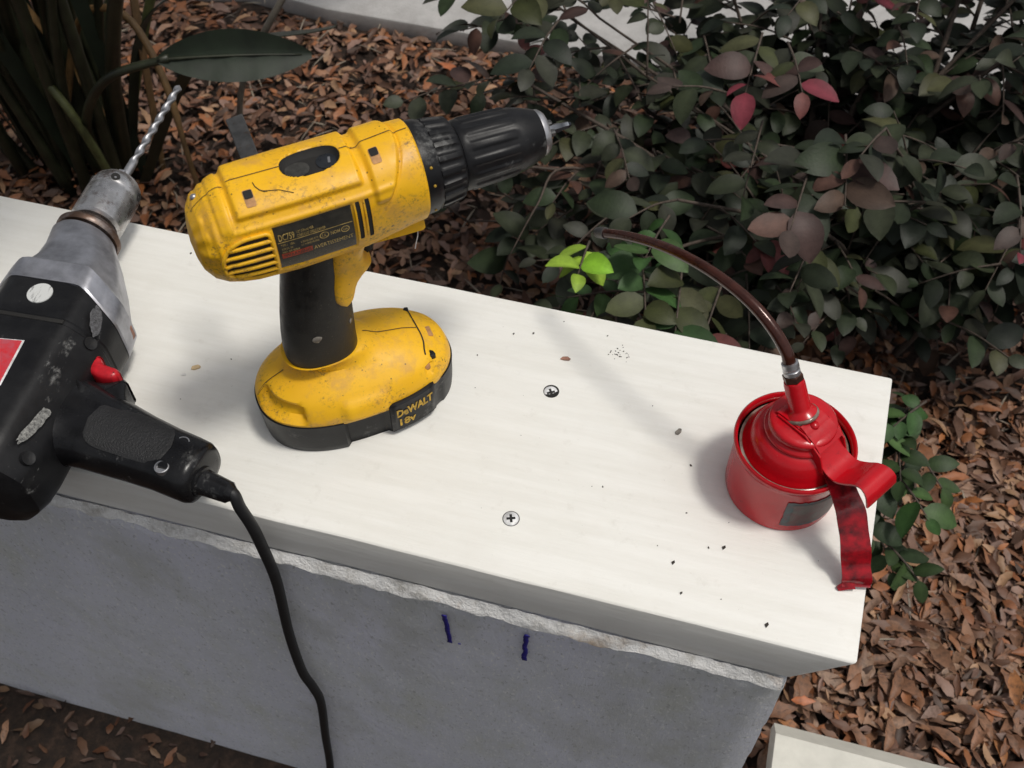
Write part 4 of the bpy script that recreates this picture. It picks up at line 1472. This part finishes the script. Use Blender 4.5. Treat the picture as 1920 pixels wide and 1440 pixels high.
def litter():
    r = random.Random(21)
    items = []

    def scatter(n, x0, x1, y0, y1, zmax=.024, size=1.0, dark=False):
        for _ in range(n):
            x, y = r.uniform(x0, x1), r.uniform(y0, y1)
            if WALL_L < x < WALL_R + .012 and WALL_Y - .006 < y < YB + .0:
                continue
            if .16 < x < .96 and .19 < y < .448:
                continue
            lay = r.random()
            z = .003 + zmax * lay + .008 * noise.noise(Vector((x * 8, y * 8, 7)))
            if y > 1.50:
                z *= max(.25, (1.61 - y) / .11)
            e = (r.gauss(0, .36), r.gauss(0, .18), r.uniform(0, 6.283))
            c = r.choice(BROWNS)
            if r.random() < .012:
                c = (.36, .13, .04)
            k = r.uniform(.85, 1.55)
            c = tuple(q * k for q in c)
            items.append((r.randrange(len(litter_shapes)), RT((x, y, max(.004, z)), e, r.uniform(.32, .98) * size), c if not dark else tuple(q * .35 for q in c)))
    scatter(19000, -1.55, .85, .53, 1.60)
    scatter(5600, .10, .62, .35, 1.0)
    scatter(900, -1.0, .15, -.02, .30, .012, .8, True)  # leaf colours cut here to paint the deep shade in front of the wall
    # a few blown on to the walkway
    for _ in range(26):
        items.append((r.randrange(8), RT((r.uniform(-1.1, .6), r.uniform(1.66, 2.1), .030), (r.gauss(0, .2), r.gauss(0, .1), r.uniform(0, 6.3)), r.uniform(.4, .8)), r.choice(BROWNS)))
    # bits of bark and twig
    tw = leaf_shape(.05, .0012, .3, .05, 5)
    litter_shapes.append(tw)
    for _ in range(900):
        x, y = r.uniform(-1.4, .7), r.uniform(.54, 1.62)
        items.append((8, RT((x, y, r.uniform(.014, .026)), (0, r.gauss(0, .12), r.uniform(0, 6.3)), r.uniform(.4, 1.3)), r.choice([(.30, .25, .19), (.12, .09, .07), (.20, .16, .12)])))
    # pick the leaves that show largest; they become objects of their own
    score = []
    for i, (si, M, c) in enumerate(items):
        s = seen(M[:3, 3])
        if s is None or si == 8 or not (0 < s[0] < 1920 and 0 < s[1] < 1440):
            continue
        if M[2, 3] < .012:
            continue
        p = M[:3, 3]
        under = (-.45 < p[0] < .65 and .72 < p[1] < 1.45)
        score.append((litter_shapes[si][0][:, 0].max() / s[2] * (.5 if under else 1) * (.8 + .4 * M[2, 2]), i))
    score.sort(reverse=True)
    pick = {i for _, i in score[:294]}
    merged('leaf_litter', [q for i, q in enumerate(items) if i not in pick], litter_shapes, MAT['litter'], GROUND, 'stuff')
    protos = []
    for i, sh in enumerate(litter_shapes[:8]):
        me = bpy.data.meshes.new('fallen_leaf')
        me.from_pydata([tuple(x) for x in sh[0]], [], sh[1])
        me.polygons.foreach_set('use_smooth', [True] * len(me.polygons))
        me.materials.append(MAT['litter_one'])
        protos.append(me)
    for i in sorted(pick):
        si, M, c = items[i]
        o = link(bpy.data.objects.new('fallen_leaf', protos[si]), GROUND)
        o.matrix_basis = Matrix(M.tolist())
    # the bright orange ones
    me = protos[6].copy()
    me.materials[0] = MAT['leaf_orange']
    for x, y, z, rz, s in ((-.415, 1.237, .034, .4, .75), (-.50, 1.475, .034, 2.6, 1.1), (.213, .646, .036, .9, .8), (.19, .500, .036, .1, .55), (.215, .71, .034, 1.4, .6)):
        o = link(bpy.data.objects.new('fallen_leaf', me), GROUND)
        o.matrix_basis = Matrix(RT((x, y, z), (.2, -.1, rz), s).tolist())
        o['label'] = 'bright orange dry leaf'


MAT['leaf_orange'] = simple('orange_dry_leaf', (0.42, 0.13, 0.045), 0.5, 0, .4, 90, .3, 300)
litter()

# ------------------------------------------------------------------ the purple and green shrub
GREENS = [(.022, .029, .017), (.030, .037, .020), (.017, .023, .015), (.038, .044, .027), (.024, .036, .017), (.032, .034, .024)]  # leaf palettes kept dark in place of shade falling on the shrub
PURPLES = [(.060, .036, .032), (.078, .040, .030), (.050, .035, .030), (.070, .046, .034)]
REDS = [(.17, .032, .045), (.14, .042, .040), (.11, .036, .032)]
OLIVE = [(.044, .050, .019), (.055, .056, .025)]
LIME = [(.19, .38, .028), (.15, .32, .025), (.24, .37, .040)]
MID = [(.040, .088, .026), (.034, .070, .024), (.055, .100, .032)]
shrub_shapes = [leaf_shape(L, W, fo, cu, 7, .85) for L, W, fo, cu in ((.053, .0155, .20, .12), (.047, .0160, .28, .20), (.044, .0128, .14, -.08), (.057, .0178, .16, .18), (.037, .0132, .24, .10), (.050, .0138, -.14, .18))]


def make_shrub(name, label, stems, sprigs, seed, keep, cat='shrub', density=1.0, base=None):
    """stems: list of (path points, radius); sprigs: (point, direction, length, palette, leaves, spread)"""
    r = random.Random(seed)
    root = empty(name, base, 0, label, cat)
    org = Vector(base)
    for pts, rad in stems:
        P = smooth_path([Vector(q) - org for q in pts], 6)
        mesh('branch', *tube(P, [rad * (1 - .7 * i / len(P)) for i in range(len(P))], 7), MAT['bark'], root)
    items = []
    tv, tf = [], []
    for p, d, L, pal, n, sz in sprigs:
        p, d = Vector(p), Vector(d).normalized()
        end = p + d * L + Vector((0, 0, -.10 * L))
        path = smooth_path([p - org, (p + end) / 2 + Vector((0, 0, .06 * L)) - org, end - org], 4)
        q = tube(path, [.0016 - .0009 * i / len(path) for i in range(len(path))], 5)
        tv, tf = add((tv, tf), q)
        for k in range(n):
            t = (k + 1) / n
            pos = p.lerp(end, min(1, t)) + Vector((0, 0, .10 * L * t * (1 - t)))
            az = math.atan2(d.y, d.x) + (1 if k % 2 else -1) * r.uniform(.7, 1.25) * (1.0 if k < n - 1 else .15)
            e = (r.gauss(0, .35), r.gauss(.12, .32), az)
            c = r.choice(pal if isinstance(pal, list) else pal(t, r))
            kk = r.uniform(.8, 1.2)
            items.append((r.randrange(len(shrub_shapes)), RT(pos, e, sz * r.uniform(.65, 1.05) * (1 if t < .95 else .8)), tuple(x * kk for x in c)))
    mesh('twigs', tv, tf, MAT['bark'], root)['kind'] = 'stuff'
    score = []
    for i, (si, M, c) in enumerate(items):
        s = seen(M[:3, 3])
        if s is None or not (-20 < s[0] < 1940 and -20 < s[1] < 1460):
            continue
        nz = M[:3, 2] / np.linalg.norm(M[:3, 2])
        view = np.array([0 - M[0, 3], 0 - M[1, 3], H + .625 - M[2, 3]])
        view /= np.linalg.norm(view)
        score.append((abs(float(nz @ view)) * np.linalg.norm(M[:3, 0]) / s[2] * (1 + 2.0 * M[2, 3]), i))
    score.sort(reverse=True)
    pick = {i for _, i in score[:keep]}
    sh = [(np.array(a), b) for a, b in shrub_shapes]
    rest = []
    for i, (si, M, c) in enumerate(items):
        M = M.copy()
        M[:3, 3] -= np.array(base)
        if i in pick:
            key = (si, tuple(round(x, 2) for x in c))
            me = colour_mesh(sh[si], c, 'leaf')
            me.materials.append(MAT['foliage'])
            o = link(bpy.data.objects.new('leaf', me), root)
            o.matrix_basis = Matrix(M.tolist())
        else:
            rest.append((si, M, c))
    if rest:
        merged('foliage', rest, sh, MAT['foliage'], root, 'stuff', True)
    return root


def mixed(t, r):
    x = r.random()
    if t > .8 and x < .16:
        return PURPLES
    if x < .10:
        return PURPLES
    if x < .20:
        return OLIVE
    return GREENS


def red_tip(t, r):
    if t > .72:
        return REDS
    if t > .45:
        return PURPLES
    return OLIVE if r.random() < .5 else GREENS


def main_shrub():
    r = random.Random(11)
    base = Vector((.20, 1.12, 0.0))
    stems, sprigs = [], []
    tips = []
    # main boughs rise from the root and arch outwards
    for k in range(30):
        a = 2 * math.pi * k / 30 + r.uniform(-.1, .1)
        rad = r.uniform(.5, 1.0)
        tip = Vector((.16 + math.cos(a) * .56 * rad, 1.08 + math.sin(a) * .34 * rad, r.uniform(.30, .47) - .12 * rad))
        tip.y = max(tip.y, .80 + .50 * max(0, tip.x + .02))
        tips.append(tip)
    for x, y, z in ((-.06, .80, .27), (.02, .86, .30), (.10, .92, .28), (-.20, 1.05, .36), (-.25, 1.20, .38), (.40, 1.03, .32), (.50, 1.0, .34), (-.02, 1.02, .44), (.15, .98, .46), (.32, 1.05, .44), (.22, .99, .36), (-.12, .92, .33), (.45, 1.2, .44), (.06, 1.25, .46), (.60, 1.15, .40), (-.15, 1.30, .42), (.36, 1.38, .50), (.52, 1.42, .54), (.44, 1.28, .56), (.20, 1.40, .50), (.62, 1.30, .50), (.30, 1.50, .46), (.05, 1.42, .46), (.55, 1.55, .48), (.68, 1.45, .5), (-.10, 1.45, .46), (.40, 1.60, .42), (.15, 1.55, .44), (.75, 1.5, .56), (.50, 1.62, .56), (.30, 1.62, .54), (.62, 1.7, .5), (.05, 1.6, .5), (-.2, 1.5, .44), (-.33, 1.22, .42), (-.36, 1.36, .47), (-.28, 1.06, .38), (-.38, 1.44, .46), (-.24, .95, .34), (-.30, 1.30, .50), (-.20, 1.15, .42), (-.15, 1.02, .36), (-.27, 1.16, .30), (-.34, 1.10, .33), (-.20, 1.0, .26), (.10, 1.50, .60), (.25, 1.48, .62), (.40, 1.50, .64), (.55, 1.48, .62), (-.05, 1.50, .58), (-.18, 1.42, .56), (.70, 1.40, .60), (.33, 1.70, .60), (.15, 1.68, .58), (.60, 1.62, .62), (.0, 1.66, .54), (-.15, 1.62, .52), (.45, 1.36, .60), (.20, 1.30, .56)):
        tips.append(Vector((x, y, z)))
    for i, tip in enumerate(tips):
        b = base + Vector((r.uniform(-.10, .10), r.uniform(-.07, .07), -.01))
        mid = b.lerp(tip, .5) + Vector((0, 0, .09))
        pts = [b, b + (mid - b) * .5 + Vector((0, 0, .05)), mid, tip]
        if i % 2 == 0:
            stems.append((pts, r.uniform(.0035, .006)))
        P = smooth_path(pts, 8)
        for j in range(10):
            t = .34 + .66 * j / 9
            p = P[min(len(P) - 1, int(t * (len(P) - 1)))]
            out = (tip - base)
            d = Vector((out.x * .6 + r.gauss(0, .35), out.y * .6 + r.gauss(-.08, .35), r.gauss(.05, .16)))
            pal = red_tip if r.random() < .05 else mixed
            sprigs.append((p, d, r.uniform(.06, .13), pal, r.randint(5, 8), r.uniform(.75, 1.05)))
    # sprigs one can pick out
    sprigs += [((-.130, .785, .405), (-.02, -1, .12), .050, LIME, 6, .80),
               ((-.055, .80, .33), (-.8, -.3, .1), .10, MID, 7, .9),
               ((-.02, .84, .35), (-.9, -.25, .1), .09, MID, 6, .8),
               ((.005, .76, .34), (-.5, -1, 0), .11, lambda t, q: GREENS if t < .7 else OLIVE, 8, 1.05),
               ((.03, .77, .32), (-.1, -1, 0), .10, lambda t, q: OLIVE if t < .6 else PURPLES, 7, 1.0),
               ((-.05, .74, .33), (-.25, -1, -.1), .09, GREENS, 7, 1.05),
               ((-.10, .79, .33), (.3, -1, -.1), .12, GREENS, 7, 1.05),
               ((-.075, .80, .385), (.25, -1, .05), .085, lambda t, q: MID if t < .6 else OLIVE, 7, 1.15),
               ((-.03, .79, .385), (.1, -1, .0), .09, lambda t, q: OLIVE if t < .7 else MID, 7, 1.2),
               ((.015, .80, .37), (-.1, -1, .0), .09, lambda t, q: OLIVE if t < .6 else REDS, 7, 1.1),
               ((-.055, .84, .41), (-.2, -1, .1), .07, MID, 6, 1.0),
               ((-.01, .75, .36), (-.35, -1, -.1), .07, lambda t, q: OLIVE, 6, 1.15),
               ((.0, 1.10, .47), (-.05, -1, -.1), .09, red_tip, 8, .95),
               ((.03, 1.09, .47), (.3, -1, .1), .09, red_tip, 7, .9),
               ((.30, .99, .42), (.1, -1, -.1), .10, red_tip, 7, .8),
               ((.11, .97, .45), (.1, -1, 0), .10, lambda t, q: PURPLES if t > .4 else GREENS, 8, 1.05),
               ((.08, .93, .44), (-.1, -1, 0), .10, lambda t, q: PURPLES if t > .6 else GREENS, 8, 1.15),
               ((-.24, 1.09, .45), (-.1, -1, .1), .10, GREENS, 8, 1.1),
               ((-.27, 1.18, .46), (-.3, -1, .1), .12, OLIVE, 8, 1.15),
               ((-.20, 1.22, .47), (.2, -1, .2), .12, OLIVE, 8, 1.1)]
    stems.append(([(.03, .95, .30), (-.04, .86, .345), (-.10, .80, .335), (-.125, .70, .32)], .0024))
    stems.append(([(-.10, 1.02, .28), (-.20, .97, .33), (-.215, .90, .33), (-.235, .85, .29)], .0022))
    make_shrub('shrub', 'dark shrub with oval grey green and purple leaves behind the cream board', stems, sprigs, 5, 288, base=base)


main_shrub()


def seedling():
    r = random.Random(4)
    base = Vector((.285, .80, 0))
    stems, sprigs = [], []
    for tx, ty, tz in ((.205, .735, .31), (.215, .69, .30), (.235, .75, .31), (.222, .66, .27), (.25, .71, .28), (.225, .625, .235)):
        stems.append(([base, base.lerp(Vector((tx, ty, tz)), .5) + Vector((0, 0, .05)), (tx, ty, tz)], .0020))
        for j in range(3):
            sprigs.append(((tx + r.uniform(-.015, .015), ty + r.uniform(-.01, .02), tz - .015 * j), (r.gauss(0, .7), -.6 + r.gauss(0, .5), .05), .05, [(.026, .044, .016), (.022, .036, .016), (.034, .058, .019)] if j else MID, 5, .80))
    make_shrub('young_shrub', 'low young shrub with plain green leaves past the board end', stems, sprigs, 9, 90, base=base)


seedling()

# ------------------------------------------------------------------ tall stalky plant


def stalk_plant():
    r = random.Random(15)
    base = Vector((-1.05, 1.14, 0))
    root = empty('stalky_plant', base, 0, 'clump of long dark stalks with broad dark blades behind the corded drill', 'plant')
    for k in range(26):
        a = r.uniform(0, 2 * math.pi)
        b0 = Vector((math.cos(a) * r.uniform(.01, .13), math.sin(a) * r.uniform(.01, .09), -.01))
        lean = Vector((b0.x * 1.3 + r.gauss(-.02, .10), b0.y * 1.2 + r.gauss(.03, .08), 0))
        hgt = r.uniform(.55, .95)
        P = smooth_path([b0, b0 + lean * .35 + Vector((0, 0, hgt * .4)), b0 + lean + Vector((0, 0, hgt * .8)), b0 + lean * 1.9 + Vector((0, 0, hgt))], 6)
        w = r.uniform(.006, .0115)
        mesh('stalk', *tube(P, [w * (1.15 - .6 * i / len(P)) for i in range(len(P))], 9), MAT['stalk'], root)
        if k % 2 == 0:
            tip = P[-1]
            d = (P[-1] - P[-3]).normalized()
            blade(root, tip, Vector((d.x + r.gauss(0, .2), d.y + r.gauss(0, .2), .25)), r.uniform(.26, .38), r.uniform(.05, .075), MAT['blade'])
    for k in range(22):
        a = r.uniform(0, 2 * math.pi)
        b0 = Vector((math.cos(a) * r.uniform(.02, .16), math.sin(a) * r.uniform(.02, .10), -.01))
        tip = Vector((b0.x * 1.8 + r.gauss(0, .14), b0.y * 1.8 + r.gauss(-.02, .10), r.uniform(.30, .75)))
        P = smooth_path([b0, b0.lerp(tip, .45) + Vector((0, 0, .12)), tip], 7)
        w = r.uniform(.005, .010)
        sd_ = Vector((-math.sin(a), math.cos(a), r.gauss(0, .2)))
        mesh('strap_leaf', *ribbon(P, [w * (.6 + .6 * math.sin(math.pi * min(1, .15 + .85 * i / len(P)))) for i in range(len(P))], sd_, .0007), r.choice([MAT['stalk'], MAT['blade'], MAT['stalk'], MAT['stalk_brown']]), root, smooth=40)
    # unseen tall leaves over the wall, added to shade the board's left end
    for tx, ty, tz, dx, dy, L in ((-.62, .78, 1.16, .45, -.75, .42), (-.80, .62, 1.10, .15, -1, .40), (-.53, .68, 1.24, .7, -.6, .33), (-.70, .45, 1.20, .3, -1, .40), (-.58, .92, 1.24, .9, -.4, .40)):
        tip = Vector((tx, ty, tz)) - base
        b0 = Vector((r.uniform(-.1, .1), r.uniform(-.08, .02), -.01))
        P = smooth_path([b0, b0 + Vector((tip.x * .15, tip.y * .12, .5)), Vector((tip.x * .6, tip.y * .55, tip.z * .92)), tip], 8)
        mesh('stalk', *tube(P, [.010 - .00018 * i for i in range(len(P))], 9), MAT['stalk'], root)
        blade(root, tip, Vector((dx, dy, -.05)), L, .040 if L < .35 else .066, MAT['blade'])
    # ground-level dead and pale stalks
    mesh('stalk', *tube(smooth_path([(.03, -.06, .12), (.10, -.02, .30), (.18, -.02, .325), (.24, -.06, .26), (.27, -.10, .16), (.285, -.12, .05)], 6), [.006] * 12 + [.0055] * 10 + [.004] * 9, 8), MAT['stalk_brown'], root)
    mesh('stalk', *tube(smooth_path([(.10, -.08, .0), (.115, -.10, .10), (.105, -.11, .20), (.07, -.10, .26)], 6), .0065, 8), MAT['stalk_olive'], root)
    mesh('stalk', *tube(smooth_path([(.22, .12, .0), (.25, .13, .12), (.33, .16, .26), (.40, .22, .36)], 6), .0055, 8), MAT['stalk_grey'], root)
    mesh('stalk', *tube(smooth_path([(.36, -.20, .02), (.345, -.17, .06), (.335, -.13, .10)], 6), .0045, 8), MAT['stalk_grey'], root)
    mesh('stalk', *tube(smooth_path([(.04, .06, .0), (.11, .10, .2), (.20, .14, .42), (.24, .16, .6)], 6), .008, 8), MAT['stalk_olive'], root)
    # the broad blade lying out over the leaves on its own stalk
    mesh('stalk', *tube(smooth_path([(.06, -.03, .0), (.10, -.09, .16), (.20, -.13, .30), (.30, -.115, .345)], 6), [.009 - .0002 * i for i in range(19)], 9), MAT['stalk'], root)
    blade(root, Vector((.285, -.12, .342)), Vector((.90, .34, .03)), .20, .034, MAT['blade'], roll=-.95)


def blade(root, p, d, L, W, mat, roll=0.0):
    d = d.normalized()
    n = 16
    s = d.cross(Vector((0, 0, 1))).normalized()
    up = s.cross(d)
    s, up = s * math.cos(roll) + up * math.sin(roll), up * math.cos(roll) - s * math.sin(roll)
    v, f = [], []
    for i in range(n + 1):
        t = i / n
        w = W * (math.sin(math.pi * min(.985, t * .97 + .015)) ** .7)
        c = p + d * (L * t) + up * (-.10 * L * t * t) + Vector((0, 0, -.06 * L * t * t))
        for j in range(-3, 4):
            q = j / 3
            v.append(c + s * (w * q) + up * (.35 * w * abs(q) ** 1.4 + .05 * w * math.sin(i * 1.7 + j)))
    for i in range(n):
        for j in range(6):
            a = i * 7 + j
            f.append((a, a + 1, a + 8, a + 7))
    mesh('leaf_blade', v, f, mat, root)
    rib = [p + d * (L * i / n) + up * (-.10 * L * (i / n) ** 2 + .0012) + Vector((0, 0, -.06 * L * (i / n) ** 2)) for i in range(n)]
    mesh('midrib', *tube(rib, [.0028 * (1 - .8 * i / n) for i in range(n)], 6), MAT['stalk'], root)


MAT['stalk_olive'] = simple('olive_stalk', (0.075, 0.085, 0.030), 0.5, 0, .4, 50, .2, 200)
MAT['stalk_grey'] = simple('pale_grey_dry_stalk', (0.15, 0.135, 0.11), 0.6, 0, .4, 60, .3, 200)
stalk_plant()
